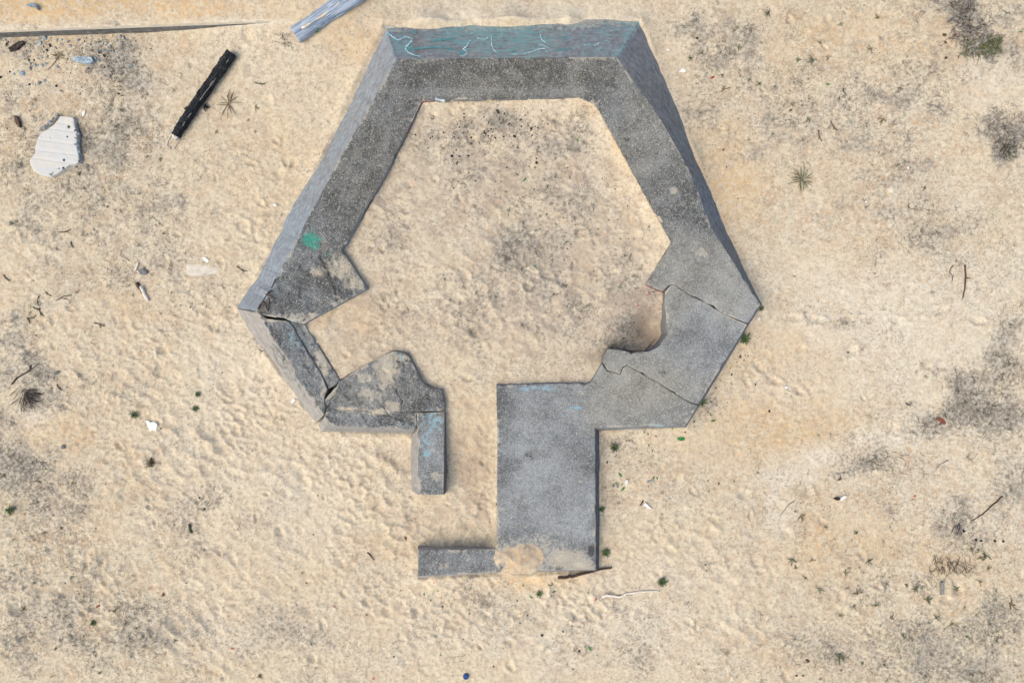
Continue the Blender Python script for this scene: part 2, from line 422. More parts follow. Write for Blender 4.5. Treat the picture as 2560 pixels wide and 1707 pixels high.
STEP = 0.0212
fx = np.arange(-11.3, 11.3 + STEP, STEP)
fy = np.arange(-7.75, 7.75 + STEP, STEP)
ext = np.cumsum(0.05 * 1.42 ** np.arange(1, 24))
ext = ext[ext < 900]
gx = np.concatenate([fx[0] - ext[::-1], fx, fx[-1] + ext])
gy = np.concatenate([fy[0] - ext[::-1], fy, fy[-1] + ext])
NXE = len(ext)
GX, GY = np.meshgrid(gx, gy, indexing='xy')          # rows: y
GZ = ground_height(GX, GY)
GZ = np.where((np.abs(GX) > 40) | (np.abs(GY) > 40), 0.0, GZ)

# footprints and trampled hollows pressed into the loose sand
def worley(X, Y, cell, ang, stretch, seed, ids=False):
    """squared distance to the nearest of scattered points: bowls that meet in sharp crests"""
    ca, sa = math.cos(ang), math.sin(ang)
    wx = 0.30 * cell * fbm(X, Y, 0.8 / cell, 2, seed + 3); wy = 0.30 * cell * fbm(X, Y, 0.8 / cell, 2, seed + 4)
    a = ((X + wx) * ca + (Y + wy) * sa) / (cell * stretch); b = (-(X + wx) * sa + (Y + wy) * ca) / cell
    ia = np.floor(a).astype(np.int64); ib = np.floor(b).astype(np.int64)
    t1 = np.random.default_rng(seed).random((256, 256)); t2 = np.random.default_rng(seed + 50).random((256, 256))
    best = np.full(X.shape, 9.0); bid = np.zeros(X.shape)
    t3 = np.random.default_rng(seed + 90).random((256, 256))
    for i in (-1, 0, 1):
        for j in (-1, 0, 1):
            p = (ia + i) & 255; q = (ib + j) & 255
            dq = (ia + i + t1[p, q] - a) ** 2 + (ib + j + t2[p, q] - b) ** 2
            nw = dq < best
            bid = np.where(nw, t3[p, q], bid); best = np.where(nw, dq, best)
    return (np.minimum(best, 1.3), bid) if ids else np.minimum(best, 1.3)

TRAMP = [(760, 1150, 520, 420, 1.0), (420, 1000, 360, 420, .8), (700, 640, 250, 420, .55), (1180, 1500, 620, 260, .8), (560, 1500, 520, 300, .7), (150, 1500, 350, 380, .6), (1270, 620, 460, 420, .75), (1190, 1150, 90, 260, .8),
         (900, 850, 220, 120, .6), (1700, 1450, 380, 300, .75), (2050, 950, 360, 260, .35), (2200, 1550, 420, 220, .45), (150, 700, 300, 260, .5), (620, 300, 200, 260, .4), (1960, 940, 160, 120, .55), (2100, 790, 240, 60, .5)]
FI = slice(NXE, NXE + len(fx)); FJ = slice(NXE, NXE + len(fy))
FX, FY = GX[FJ, FI], GY[FJ, FI]
FU, FV = pix(FX, FY, 0.1)
tramp = np.clip(blobs(FU, FV, TRAMP, 0.25, 22), 0.10, 1)
tramp = np.where((FV < 70) & (FU < 1600), 0.06, tramp)
amp = tramp * np.clip(0.55 + 0.9 * fbm(FX, FY, 0.9, 3, 24), 0.12, 1.25)
w1 = worley(FX, FY, 0.21, R(-36), 1.6, 301); w2 = worley(FX, FY, 0.12, R(-15), 1.35, 402)
sel = sstep(-0.25, 0.25, fbm(FX, FY, 1.1, 2, 26))
GZ[FJ, FI] += amp * (sel * (w1 - 0.3) * 0.125 + (1 - sel) * (w2 - 0.3) * 0.070) + amp * (w2 - 0.3) * 0.022 + (0.25 + 0.75 * amp) * 0.016 * fbm(FX, FY, 11.0, 3, 28, 0.65)
dimp = np.clip(0.10 + 1.0 * tramp, 0.0, 1.0) * np.clip(0.6 + 0.9 * fbm(FX, FY, 0.7, 3, 27), 0.1, 1.3)
dimp = np.where((FV < 70) & (FU < 1600), 0.25, dimp)
for cell_, sd_, dp_ in ((0.24, 501, 0.030), (0.11, 602, 0.018)):
    w3, id3 = worley(FX, FY, cell_, R(-30), 1.25, sd_, True)
    GZ[FJ, FI] -= dimp * np.clip(id3 - 0.35, 0, 1) * 1.5 * dp_ * (1 - sstep(0.05, 0.75, np.sqrt(w3) * 1.25 / (0.6 + 0.7 * id3)))

def stamp(x, y, L, Wd, ang, D, rim):
    rad = 2.0 * L
    i0 = NXE + int((x - rad - fx[0]) / STEP); i1 = NXE + int((x + rad - fx[0]) / STEP) + 1
    j0 = NXE + int((y - rad - fy[0]) / STEP); j1 = NXE + int((y + rad - fy[0]) / STEP) + 1
    if i0 < NXE or j0 < NXE or i1 > NXE + len(fx) or j1 > NXE + len(fy): return
    xs = gx[i0:i1][None, :] - x; ys = gy[j0:j1][:, None] - y
    ca, sa = math.cos(ang), math.sin(ang)
    a = (xs * ca + ys * sa) / L; b = (-xs * sa + ys * ca) / Wd
    b = b + 0.25 * a * a * (1 if rim > 0.3 else -1) + 0.15 * math.sin(x * 9) * a
    r = np.hypot(a, b)
    sub = GZ[j0:j1, i0:i1]
    sub += -D * (1 - sstep(0.25, 1.2, r)) * (1 + 0.4 * a) + D * rim * np.exp(-((r - 1.32) / 0.35) ** 2) * (1 + 0.8 * np.clip(a, -1, 1))

for k in range(900):
    u = random.uniform(-20, 2580); v = random.uniform(-20, 1727)
    x, y, _ = W(u, v, 0.0)
    j = min(max(int((y - fy[0]) / STEP), 0), len(fy) - 1); i = min(max(int((x - fx[0]) / STEP), 0), len(fx) - 1)
    if random.random() > tramp[j, i] + 0.05: continue
    left = u < 1120
    ang = random.gauss(R(-38) if left else R(-5), R(30 if left else 50))
    L = random.uniform(0.08, 0.17); Wd = L * random.uniform(0.42, 0.8)
    stamp(x, y, L, Wd, ang, random.uniform(0.012, 0.036), random.uniform(0.1, 0.4))
# a line of single prints leading away to the right
for (u, v, a) in [(1985, 795, 5), (2040, 800, -10), (2115, 798, 0), (2235, 800, -8), (2345, 778, 10), (2440, 803, -20), (1895, 915, -50), (1995, 975, -40), (1930, 950, -35)]:
    x, y, _ = W(u, v, 0); stamp(x, y, 0.17, 0.085, R(a), 0.028, 0.3)
NR = fbm(GX, GY, 6.5, 4, 20, 0.6)
GZ += 0.010 * NR * ((np.abs(GX) < 30) & (np.abs(GY) < 30))

def gz(x, y):
    i = np.clip(np.searchsorted(gx, x) - 1, 0, len(gx) - 2); j = np.clip(np.searchsorted(gy, y) - 1, 0, len(gy) - 2)
    tx = (x - gx[i]) / (gx[i + 1] - gx[i]); ty = (y - gy[j]) / (gy[j + 1] - gy[j])
    return (GZ[j, i] * (1 - tx) + GZ[j, i + 1] * tx) * (1 - ty) + (GZ[j + 1, i] * (1 - tx) + GZ[j + 1, i + 1] * tx) * ty

def G(px, py, up=0.0):
    z = 0.0
    for _ in range(4):
        x, y, _z = W(px, py, z); z = float(gz(x, y))
    return Vector((x, y, z + up))

U, V = pix(GX, GY, np.clip(GZ, 0, 0.6))
m_dirt = np.clip(1.05 * blobs(U, V, DIRT, 0.6) * np.clip(0.9 + 0.8 * fbm(GX, GY, 1.8, 4, 45), 0.3, 1.2) + 0.10 * fbm(GX, GY, 0.9, 4, 40), 0, 1)
m_dirt *= np.clip(1.6 - np.maximum(np.abs(GX) / 11.5, np.abs(GY) / 7.9), 0, 0.6) / 0.6
m_or = np.clip(blobs(U, V, ORANGE, 0.3, 34) + 0.22 * fbm(GX, GY, 0.5, 4, 41), 0, 1)
m_pa = np.clip(blobs(U, V, PALE, 0.25, 36) + 0.15 * fbm(GX, GY, 0.6, 4, 42), 0, 1)
m_gr = np.clip(blobs(U, V, GREEN, 0.3, 38), 0, 1)
m_br = np.clip(blobs(U, V, BROWN_SAND, 0.3, 44), 0, 1)
CRUST = [(2150, 250, 560, 480, 1.0), (2350, 1300, 420, 520, .9), (2300, 700, 420, 260, .6), (1900, 1180, 200, 160, .5), (200, 350, 420, 360, .9), (120, 1300, 330, 520, .9), (330, 1600, 420, 200, .7), (250, 700, 300, 220, .55), (1600, 1180, 160, 120, .6), (1650, 1600, 460, 160, .5), (1300, 560, 260, 240, .45), (2150, 1650, 420, 120, .9)]
m_cr = np.clip(blobs(U, V, CRUST, 0.4, 46) + 0.12, 0, 1)
m_cr = np.where((np.abs(GX) > 12) | (np.abs(GY) > 8.5), 0.6, m_cr)
ny, nx = GX.shape
idx = np.arange(ny * nx, dtype=np.int32).reshape(ny, nx)
quads = np.stack([idx[:-1, :-1], idx[:-1, 1:], idx[1:, 1:], idx[1:, :-1]], -1).reshape(-1, 4)
g_me = mesh_np("ground", np.stack([GX, GY, GZ], -1).reshape(-1, 3), quads, M_SAND)
set_attr(g_me, "tint", np.stack([m_dirt, m_or, m_pa], -1).reshape(-1, 3))
set_attr(g_me, "tint2", np.stack([m_gr, m_br, m_cr], -1).reshape(-1, 3))
add("ground", g_me, kind="structure", label="trampled pale beach sand with footprints, litter and grey patches")

# ------------------------------------------------------------------ concrete pieces
TONE = [(1280, 190, 520, 80, .20), (950, 400, 240, 380, .17), (720, 700, 150, 180, .24), (1640, 350, 190, 320, .36), (1760, 700, 260, 240, .80),
        (1640, 960, 300, 230, .74), (1860, 780, 90, 110, 1.0), (1500, 1020, 160, 100, .6), (1370, 1230, 260, 460, .72), (1430, 1330, 120, 120, .85),
        (1080, 1150, 80, 170, .6), (1140, 1400, 170, 80, .5), (930, 980, 240, 170, .42), (740, 900, 140, 220, .34), (1650, 730, 90, 60, .92),
        (1250, 228, 400, 22, .45), (1560, 420, 30, 30, .7), (1280, 180, 40, 20, .5)]
SANDY = [(850, 660, 65, 50, .75), (890, 700, 45, 40, .8), (790, 680, 26, 22, .7), (850, 760, 70, 25, .5), (765, 795, 60, 18, .7), (975, 925, 50, 55, .95), (935, 985, 80, 26, .6),
         (900, 940, 60, 24, .6), (880, 1024, 75, 10, 1.0), (950, 1028, 50, 12, 1.0), (990, 1015, 32, 22, .8), (822, 985, 26, 26, .8), (1010, 900, 40, 18, .6),
         (1082, 1190, 34, 26, .55), (1080, 1120, 24, 20, .4), (1140, 1376, 40, 10, .7), (1105, 1415, 40, 16, .45), (1405, 1395, 90, 34, .95), (1450, 1410, 60, 26, 1.0), (1300, 1398, 80, 58, 1.1), (1310, 1372, 120, 66, .55), (1330, 1350, 80, 26, .45),
         (1350, 1350, 60, 20, .5), (1290, 1200, 90, 200, .18), (1686, 478, 16, 12, .9), (1480, 255, 30, 10, .7), (1620, 708, 22, 16, .4), (800, 870, 40, 60, .6), (815, 905, 30, 40, .8), (700, 800, 60, 8, .9), (656, 770, 26, 16, .7)]
BLUE = [(1076, 1060, 36, 60, .62), (1060, 1110, 26, 50, .5), (720, 850, 50, 50, .42), (1062, 1135, 12, 10, .9), (1010, 1062, 60, 14, .35), (760, 960, 40, 60, .25), (700, 720, 70, 60, .22),
        (1440, 1020, 20, 8, .8), (1640, 1062, 60, 6, .6), (1350, 970, 80, 10, .7), (1300, 1100, 120, 100, .2), (1000, 890, 30, 20, .4)]
TEAL = [(780, 598, 34, 26, 1.05), (790, 615, 20, 20, .9), (820, 640, 16, 10, .5)]
STAIN = [(1478, 1378, 14, 32, 1.0), (1020, 185, 70, 50, .50), (1060, 170, 110, 24, .40), (1530, 200, 50, 80, .42), (655, 760, 16, 34, .8), (800, 690, 60, 70, .34), (1000, 250, 60, 100, .30), (700, 740, 60, 50, .36),
         (880, 690, 30, 60, .40), (880, 995, 60, 34, .45), (1000, 960, 60, 60, .35), (760, 930, 60, 90, .35), (1060, 1010, 50, 30, .45), (690, 830, 40, 40, .35), (940, 1050, 120, 14, .35), (1700, 1000, 16, 40, .2)]
WARM = [(1260, 190, 420, 90, .75), (1600, 350, 160, 260, .6), (940, 400, 180, 260, .5), (1700, 700, 230, 180, .65), (1600, 970, 200, 120, .9), (870, 660, 110, 80, .6), (940, 960, 160, 100, .4)]

_r = random.Random(99)
for _k in range(90):
    _p = (_r.uniform(600, 1900), _r.uniform(130, 1440), _r.uniform(6, 34), _r.uniform(5, 26))
    _q = _r.random()
    if _q < .40: STAIN.append((*_p, _r.uniform(.25, .6)))
    elif _q < .75: SANDY.append((*_p, _r.uniform(.3, .6)))
    else: TONE.append((*_p, _r.uniform(.4, .9)))
def tints(u, v, face=False):
    c1 = np.stack([np.clip(blobs(u, v, TONE, 0.25, 50), 0, 1) if not face else np.full_like(u, 0.5),
                   blobs(u, v, SANDY, 0.30, 52), blobs(u, v, BLUE, 0.35, 54)], -1)
    c2 = np.stack([blobs(u, v, TEAL, 0.25, 56), blobs(u, v, STAIN, 0.3, 58), blobs(u, v, WARM, 0.3, 60)], -1)
    return c1, c2

def orient(o):
    a = 0
    for k in range(len(o)):
        x0, y0 = o[k][:2]; x1, y1 = o[(k + 1) % len(o)][:2]
        a += x0 * y1 - x1 * y0
    return o if a < 0 else o[::-1]      # pixel y points down: negative area = counter-clockwise in the world

def slab(name, outline, ztop, parent, step=3.0, wear=0.8, relief=None, face_tone=None, drop=0.012, face_teal=None, face_extra=None, face_warm=None, depth=0.45, chips=4.2, dust=0.75, mats=None, tint_fn=tints, seed=0):
    """outline: (px, py) or (px, py, base_px, base_py); a cast piece with worn edges, real faces and an uneven top"""
    o = orient([tuple(p) for p in outline])
    n = len(o)
    P = []; E = []                                   # dense boundary points (pixels) and their edge
    for k in range(n):
        a, b = o[k], o[(k + 1) % n]
        m = max(1, int(round(math.hypot(b[0] - a[0], b[1] - a[1]) / 4.0)))
        for q in range(m):
            t = q / m
            P.append((a[0] + (b[0] - a[0]) * t, a[1] + (b[1] - a[1]) * t)); E.append((k, t))
    P = np.array(P)
    jit = wear * np.stack([fbm(P[:, 0], P[:, 1], 1 / 14, 3, 70 + seed), fbm(P[:, 0], P[:, 1], 1 / 14, 3, 71 + seed)], -1)
    P = P + jit
    tg = np.roll(P, -1, 0) - np.roll(P, 1, 0); tg = tg / (np.linalg.norm(tg, axis=1, keepdims=True) + 1e-9)
    inw = np.stack([tg[:, 1], -tg[:, 0]], -1)            # towards the inside (pixel y points down)
    chip = np.clip(2.6 * fbm(P[:, 0], P[:, 1], 1 / 22, 3, 77 + seed) - 0.85, 0, 1.2) * chips
    P = P + inw * chip[:, None]
    nb = len(P)
    x0, y0 = P.min(0); x1, y1 = P.max(0)
    qx, qy = np.meshgrid(np.arange(x0, x1, step), np.arange(y0, y1, step))
    qx = qx + rng.uniform(-0.3, 0.3, qx.shape) * step; qy = qy + rng.uniform(-0.3, 0.3, qy.shape) * step
    qx = qx.ravel(); qy = qy.ravel()
    pl = [tuple(p) for p in P]
    keep = in_poly(qx, qy, pl)
    qx = qx[keep]; qy = qy[keep]
    keep = poly_dist(qx, qy, pl) > step * 0.6
    pts = np.concatenate([P, np.stack([qx[keep], qy[keep]], -1)])
    vin = [Vector((float(a), float(-b))) for a, b in pts]
    loop = list(range(nb))
    res = delaunay_2d_cdt(vin, [], [loop], 1, 1e-5)
    vo, fo, ov = res[0], res[2], res[3]
    uu = np.array([p.x for p in vo]); vv = np.array([-p.y for p in vo])
    isb = np.array([any(i < nb for i in q) for q in ov])
    zz = ztop(uu, vv) + 0.007 * fbm(uu, vv, 1 / 30, 4, 72) + 0.010 * fbm(uu, vv, 1 / 120, 3, 73)
    if relief is not None: zz = zz + relief(uu, vv)
    zz = np.where(isb, zz - drop * (0.7 + 0.6 * fbm(uu, vv, 1 / 9, 2, 74)), zz)
    s = (H - zz) / (PPM * H)
    co = [np.stack([(uu - 1280) * s, (853.5 - vv) * s, zz], -1)]
    c1, c2 = tint_fn(uu, vv)
    if dust:
        de = poly_dist(uu, vv, pl)                       # blown sand caught along the rims
        c1[:, 1] = np.maximum(c1[:, 1], dust * np.exp(-de / 7.0) * np.clip(0.35 + 1.5 * fbm(uu, vv, 1 / 45, 3, 78 + seed), 0, 1))
    C1 = [c1]; C2 = [c2]
    faces = [list(f) for f in fo]; mi = [0] * len(faces)
    off = len(uu)
    # faces of the piece
    zb = ztop(P[:, 0], P[:, 1]) + 0.007 * fbm(P[:, 0], P[:, 1], 1 / 30, 4, 72) + 0.010 * fbm(P[:, 0], P[:, 1], 1 / 120, 3, 73)
    if relief is not None: zb = zb + relief(P[:, 0], P[:, 1])
    zb = zb - drop * (0.7 + 0.6 * fbm(P[:, 0], P[:, 1], 1 / 9, 2, 74))
    def base_of(k, T, t):
        a, b = o[k], o[(k + 1) % n]
        def bw(p, Tv):
            if len(p) > 2: return np.array(W(p[2], p[3], 0.0))
            zz_ = float(ztop(np.array(p[0] * 1.0), np.array(p[1] * 1.0)))
            w_ = np.array(W(p[0], p[1], zz_)); w_[2] = 0.0
            return w_
        A, B = bw(a, T), bw(b, T)
        return A + (B - A) * t
    for k in range(n):
        ids = [i for i in range(nb) if E[i][0] == k]
        ids2 = ids + [(ids[-1] + 1) % nb]
        ts = [E[i][1] for i in ids] + [1.0]
        rows = [0.0, 0.06, 0.3, 0.55, 0.8, 1.0, 1.0 + depth / 0.5]
        m = len(ids2)
        Ts = []; Bs = []
        for i, t in zip(ids2, ts):
            Ts.append(np.array(W(P[i, 0], P[i, 1], zb[i]))); Bs.append(base_of(k, None, t))
        Ts = np.array(Ts); Bs = np.array(Bs)
        dirn = Bs[-1] - Bs[0]; nrm = np.array([dirn[1], -dirn[0], 0]); nrm = nrm / (np.linalg.norm(nrm) + 1e-9)
        for r_ in rows:
            q = Ts + (Bs - Ts) * r_
            if r_ > 0: q = q + nrm * (0.006 * fbm(q[:, 0] * 1.0 + q[:, 1], q[:, 2] + q[:, 1] * 0.3, 5.0, 3, 76)[:, None] + 0.004)
            co.append(q)
            pu = (Ts[:, 0] * 0 + np.array([P[i, 0] for i in ids2])); pv = np.array([P[i, 1] for i in ids2])
            a1, a2 = tint_fn(pu, pv)
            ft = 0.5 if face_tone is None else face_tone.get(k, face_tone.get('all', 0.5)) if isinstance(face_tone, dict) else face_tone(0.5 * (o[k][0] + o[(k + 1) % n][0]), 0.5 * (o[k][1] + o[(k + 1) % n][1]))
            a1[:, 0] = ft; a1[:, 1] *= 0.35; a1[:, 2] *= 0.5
            a2[:, 1] *= 0.4
            a2[:, 0] = face_teal(pu, pv, r_) if face_teal is not None else 0
            if face_warm is not None: a2[:, 2] = face_warm
            if face_extra is not None: a1[:, 1], a1[:, 2] = face_extra(pu, pv, r_)
            C1.append(a1); C2.append(a2)
        for r_ in range(len(rows) - 1):
            for q in range(m - 1):
                i0 = off + r_ * m + q
                faces.append([i0, i0 + m, i0 + m + 1, i0 + 1]); mi.append(1)
        off += m * len(rows)
    me = mesh_np(name, np.concatenate(co), faces, mats or [M_TOP, M_FACE], True, mi)
    set_attr(me, "tint", np.concatenate(C1)); set_attr(me, "tint2", np.concatenate(C2))
    return add(name, me, parent)

bunker = add("concrete_bunker", None, label="roofless tilted polygonal concrete bunker filled with sand, entrance passage at its foot", cat="bunker")

def rough_relief(u, v):
    """spalled, pitted surface of the broken corner"""
    a = fbm(u, v, 1 / 26, 4, 97, 0.6)
    return 0.030 * a - 0.022 * sstep(0.10, 0.30, fbm(u, v, 1 / 15, 3, 98))
def ring_relief(u, v):
    m = sstep(520, 640, v) * sstep(960, 900, u)
    z = m * rough_relief(u, v) * 0.9
    for a, b in [((800, 640), (826, 690)), ((826, 690), (838, 720)), ((838, 720), (842, 752)), ((740, 700), (790, 716)), ((760, 800), (830, 740))]:
        z = z - 0.022 * sstep(2.6, 0.4, seg_dist(u, v, a, b))
    for a, b, dp in [((1012, 203), (1300, 202), .007), ((1300, 202), (1545, 200), .004), ((1543, 150), (1640, 330), .010), ((1640, 330), (1735, 520), .006), ((1600, 640), (1730, 560), .004), ((868, 430), (800, 560), .005), ((1000, 160), (1052, 250), .004)]:
        z = z - dp * sstep(2.4, 0.5, seg_dist(u, v, a, b))
    tri = in_poly(u, v, [(800, 640), (857, 626), (918, 722), (842, 752), (838, 720), (826, 690)])
    return z - 0.018 * tri
RING = [(991, 148, 962, 60), (1541, 143, 1602, 48), (1650, 296, 1700, 292), (1726, 430, 1756, 428), (1776, 565, 1808, 562), (1900, 761, 1905, 763),
        (1869, 808, 1873, 811), (1812, 785.5), (1772, 760), (1723, 736), (1686, 711), (1672, 713), (1663, 722), (1655, 729), (1614, 711), (1677, 607),
        (1654, 563), (1519, 318), (1492, 272), (1478, 256), (1449, 245), (1300, 248), (1130, 249), (1093, 250), (1091, 254), (1056, 253), (1051, 262),
        (1041, 282), (1011, 344), (967, 431), (900, 545), (857, 624), (859, 632), (918, 722), (760, 809), (735, 805), (716, 798), (690, 796), (668, 790), (650, 786),
        (640, 778, 594, 771), (657, 756, 616, 736), (668, 748, 622, 726), (672, 730, 632, 712), (688, 722, 640, 698), (690, 700, 648, 684), (700, 684, 657, 668), (707, 662, 668, 647), (722, 638, 681, 622), (744, 597, 704, 578),
        (762, 560, 715, 548), (850, 395, 805, 393), (923, 267, 885, 232)]
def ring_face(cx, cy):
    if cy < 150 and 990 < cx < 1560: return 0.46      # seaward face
    if cx > 1540 and cy < 780: return 0.36            # right flank: its shade put into the face colour
    if cx < 960 and cy < 780: return 0.58  # left face lightened in colour as the sunlit side
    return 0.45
def ring_teal(pu, pv, r):
    n_face = (pv < 150) & (pu > 985) & (pu < 1545)
    return np.where(n_face, 0.42 + 0.14 * (0.25 < r < 0.9) + 0.42 * fbm(pu, pv + r * 120, 1 / 70, 3, 90), 0.0)
def ring_extra(pu, pv, r):
    """sand clinging low on the seaward face, bluish tint on the long left face"""
    n_face = (pv < 150) & (pu > 985) & (pu < 1545)
    w_face = (pu < 992) & (pv < 790) & ~n_face
    nz = fbm(pu, pv + r * 90, 1 / 40, 3, 91)
    return np.where(n_face, np.clip((r - 0.55) * 1.5, 0, 1) + 0.3 * nz * (r > 0.3), 0.0), np.where(n_face, 0.22 + 0.3 * nz, np.where(w_face, 0.24 + 0.14 * nz, 0.0))
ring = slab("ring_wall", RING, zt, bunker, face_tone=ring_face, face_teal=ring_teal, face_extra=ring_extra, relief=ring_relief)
ring["label"] = "long dark wall running round the top and both flanks"

ROOF = [(1868, 811, 1872, 813), (1745, 1011, 1749, 1014), (1722, 1003.5), (1640, 952.5), (1567, 911.5), (1556, 918), (1550, 934.5), (1519, 926), (1507, 905),
        (1508, 892), (1521, 872), (1552, 875), (1578, 883), (1600, 880), (1622, 879), (1638, 872), (1651, 862), (1663, 845), (1669, 833), (1665, 815), (1666, 790), (1661, 760), (1664, 727),
        (1673, 714.7), (1685.5, 712.8), (1722.3, 737.5), (1771.3, 761.5), (1811.3, 786.6)]
roof = slab("roof_slab", ROOF, lambda u, v: zt(u, v) + 0.004, bunker, face_tone=lambda x, y: 0.35, seed=3)
roof["label"] = "cracked pale slab with a bite broken out of its inner edge"

ENTR = [(1744, 1014, 1748, 1016), (1713, 1064, 1715, 1069), (1600, 1066, 1601, 1072), (1488, 1069, 1500, 1078), (1489, 1274, 1500, 1276), (1489, 1423, 1497, 1425), (1244, 1428, 1244, 1431),
        (1243, 1343), (1243, 1084), (1241, 963, 1242, 951), (1476, 957, 1474, 947), (1505, 909), (1518, 928), (1551, 936.5), (1557.5, 920.5), (1567.5, 913.8), (1640, 954.4), (1721.5, 1005.2)]
entr = slab("entrance_slab", ENTR, lambda u, v: zt(u, v) - 0.003, bunker, face_tone=lambda x, y: 0.15 if x > 1485 and y > 1080 else 0.45, seed=4)  # right-hand faces darkened in colour as the shaded side
entr["label"] = "broad blue-grey slab beside the entrance passage, sand drifted over its foot"

SWW = [(645, 783, 594, 772), (658, 805, 607, 797), (685, 850, 641, 850), (725, 904, 688, 917), (743, 947, 706, 943), (775, 992, 745, 996), (811, 1036, 790, 1058),
       (813, 1018), (809, 1000), (818, 972), (799, 931), (781, 902), (748, 848), (732, 818), (716, 802), (690, 800), (668, 796)]
sww = slab("broken_wall", SWW, lambda u, v: zt(u, v) - 0.03, bunker, wear=1.6, relief=rough_relief, face_tone=lambda x, y: 0.70, face_warm=0.9, seed=5)  # faces carry a lighter tone for the sunlit outer side
sww["label"] = "short dark wall stump with pale scribbled outer face"

LEDGE = [(719, 802), (761, 811), (781, 843), (848, 949), (837, 963), (822, 970), (802, 931), (784, 902), (751, 848), (735, 818)]
ledge = slab("wall_ledge", LEDGE, lambda u, v: zt(u, v) - 0.075, bunker, wear=1.8, relief=rough_relief, face_tone=lambda x, y: 0.5, seed=6)
ledge["label"] = "low crumbling ledge dusted with sand"

CRACK = [(816, 1021), (848, 1030), (880, 1028), (905, 1028), (932, 1034), (955, 1012), (975, 992), (989, 970), (975, 930), (955, 915), (880, 955), (830, 990)]
def block_relief(u, v):
    ins = in_poly(u, v, CRACK); d = poly_dist(u, v, CRACK)
    z = np.where(ins, -0.045 * sstep(0, 3.5, d), 0.0)
    for a, b in [((932, 1034), (975, 1040)), ((975, 1040), (1010, 1052)), ((1014, 1028), (1106, 1028)), ((989, 970), (1006, 1002)), ((1006, 1002), (1002, 1024)), ((955, 1012), (975, 1040))]:
        z = z - 0.03 * sstep(2.2, 0.4, seg_dist(u, v, a, b))
    return z + 0.8 * rough_relief(u, v)
BLOCK = [(820, 1062, 806, 1080), (1041, 1073, 1029, 1085), (1040.5, 1029), (1111, 1027.5), (1111, 1005), (1104, 973), (1085, 971), (1068, 965, 1072, 962), (1052, 947, 1060, 945), (1032, 909, 1040, 904), (1016, 883, 1018, 874),
         (1000, 879, 1001, 873), (982, 877), (959, 887), (848, 951), (839, 966), (823, 985), (812, 1000), (816, 1019), (813, 1041, 796, 1063)]
block = slab("spalled_block", BLOCK, lambda u, v: zt(u, v) - 0.03, bunker, wear=1.6, relief=block_relief, face_tone=lambda x, y: 0.66 if y > 1030 else 0.42, face_warm=0.8, seed=7, step=2.6)  # lower faces coloured lighter, as if facing the sun
block["label"] = "broken corner block with sandy spalled patches and cracks"

LEG = [(1042, 1031), (1111, 1030, 1119, 1030), (1110, 1150, 1118, 1150), (1108, 1237, 1115, 1231), (1046, 1236, 1030, 1226), (1044, 1076, 1028, 1092)]
leg = slab("entrance_wall", LEG, lambda u, v: zt(u, v) - 0.035, bunker, face_tone=lambda x, y: 0.66 if x < 1060 else 0.22, face_warm=0.8, seed=8)  # lit left and shaded right side put into the face colour
leg["label"] = "narrow paint-flecked wall on the other side of the passage"

BAR = [(1046, 1374, 1044, 1365), (1242, 1372, 1242, 1367), (1242, 1429, 1242, 1431), (1046, 1440, 1046, 1445)]
bar = slab("threshold", BAR, lambda u, v: zt(u, v) - 0.03, bunker, face_tone=lambda x, y: 0.15 if y < 1372 else 0.8, face_warm=0.8, seed=9)  # pale face tone stands for the sunlit lower side
bar["label"] = "low concrete bar across the end of the passage"

# ------------------------------------------------------------------ paint on the bunker, laid on its faces
def face_point(px, py, A, B, C, lift=0.012):
    n = (B - A).cross(C - A).normalized()
    if n.z < 0: n = -n
    o = Vector((0, 0, H)); d = Vector(W(px, py, 0)) - o
    t = (A - o).dot(n) / d.dot(n)
    return o + d * t + n * lift, n

def ribbon(name, paths, plane, mat, parent, label=None, jitter=0.15):
    for path, wd in paths:
        co = []; fc = []
        # smooth the stroke
        pts = [Vector((*p, 0)) for p in path]
        den = []
        for a, b in zip(pts[:-1], pts[1:]):
            m = max(2, int((b - a).length / 3))
            for q in range(m): den.append(a.lerp(b, q / m))
        den.append(pts[-1])
        for _ in range(2):
            den = [den[0]] + [(den[i - 1] + den[i] * 2 + den[i + 1]) / 4 for i in range(1, len(den) - 1)] + [den[-1]]
        W3 = [plane(p.x, p.y) for p in den]
        b0 = len(co)
        for i, (p, nrm) in enumerate(W3):
            t = (W3[min(i + 1, len(W3) - 1)][0] - W3[max(i - 1, 0)][0])
            sd = t.cross(nrm).normalized() if t.length > 1e-6 else Vector((1, 0, 0))
            w_ = wd * (1 + jitter * random.uniform(-2, 2)) * 0.5
            co += [p + sd * w_, p - sd * w_]
        for i in range(len(W3) - 1):
            q = b0 + 2 * i
            fc.append([q, q + 1, q + 3, q + 2])
        me = mesh_np(name, [list(c) for c in co], fc, mat, True)
        o = add(name, me, parent)
        if label: o["label"] = label

def paint_mat(name, a, b, wear):
    s = NB(name, 0.7)
    s.color(s.mix(s.map(s.noise(9, 4), 0.35, 0.65), a, b))
    s.l.new(s.map(s.noise(38, 4, 0.7), wear, wear + 0.10), s.p.inputs["Alpha"])
    return s.m
M_PCYAN = paint_mat("pale_cyan_spray", (0.62, 0.78, 0.82), (0.22, 0.52, 0.60), 0.40)
M_PTEAL = paint_mat("teal_spray", (0.05, 0.28, 0.30), (0.10, 0.36, 0.42), 0.44)
M_PDARK = paint_mat("dark_spray", (0.045, 0.07, 0.085), (0.07, 0.10, 0.12), 0.36)
M_PRED = paint_mat("dark_red_paint", (0.12, 0.03, 0.035), (0.17, 0.06, 0.06), 0.30)
M_PWHITE = paint_mat("white_spray", (0.55, 0.62, 0.65), (0.36, 0.46, 0.50), 0.36)

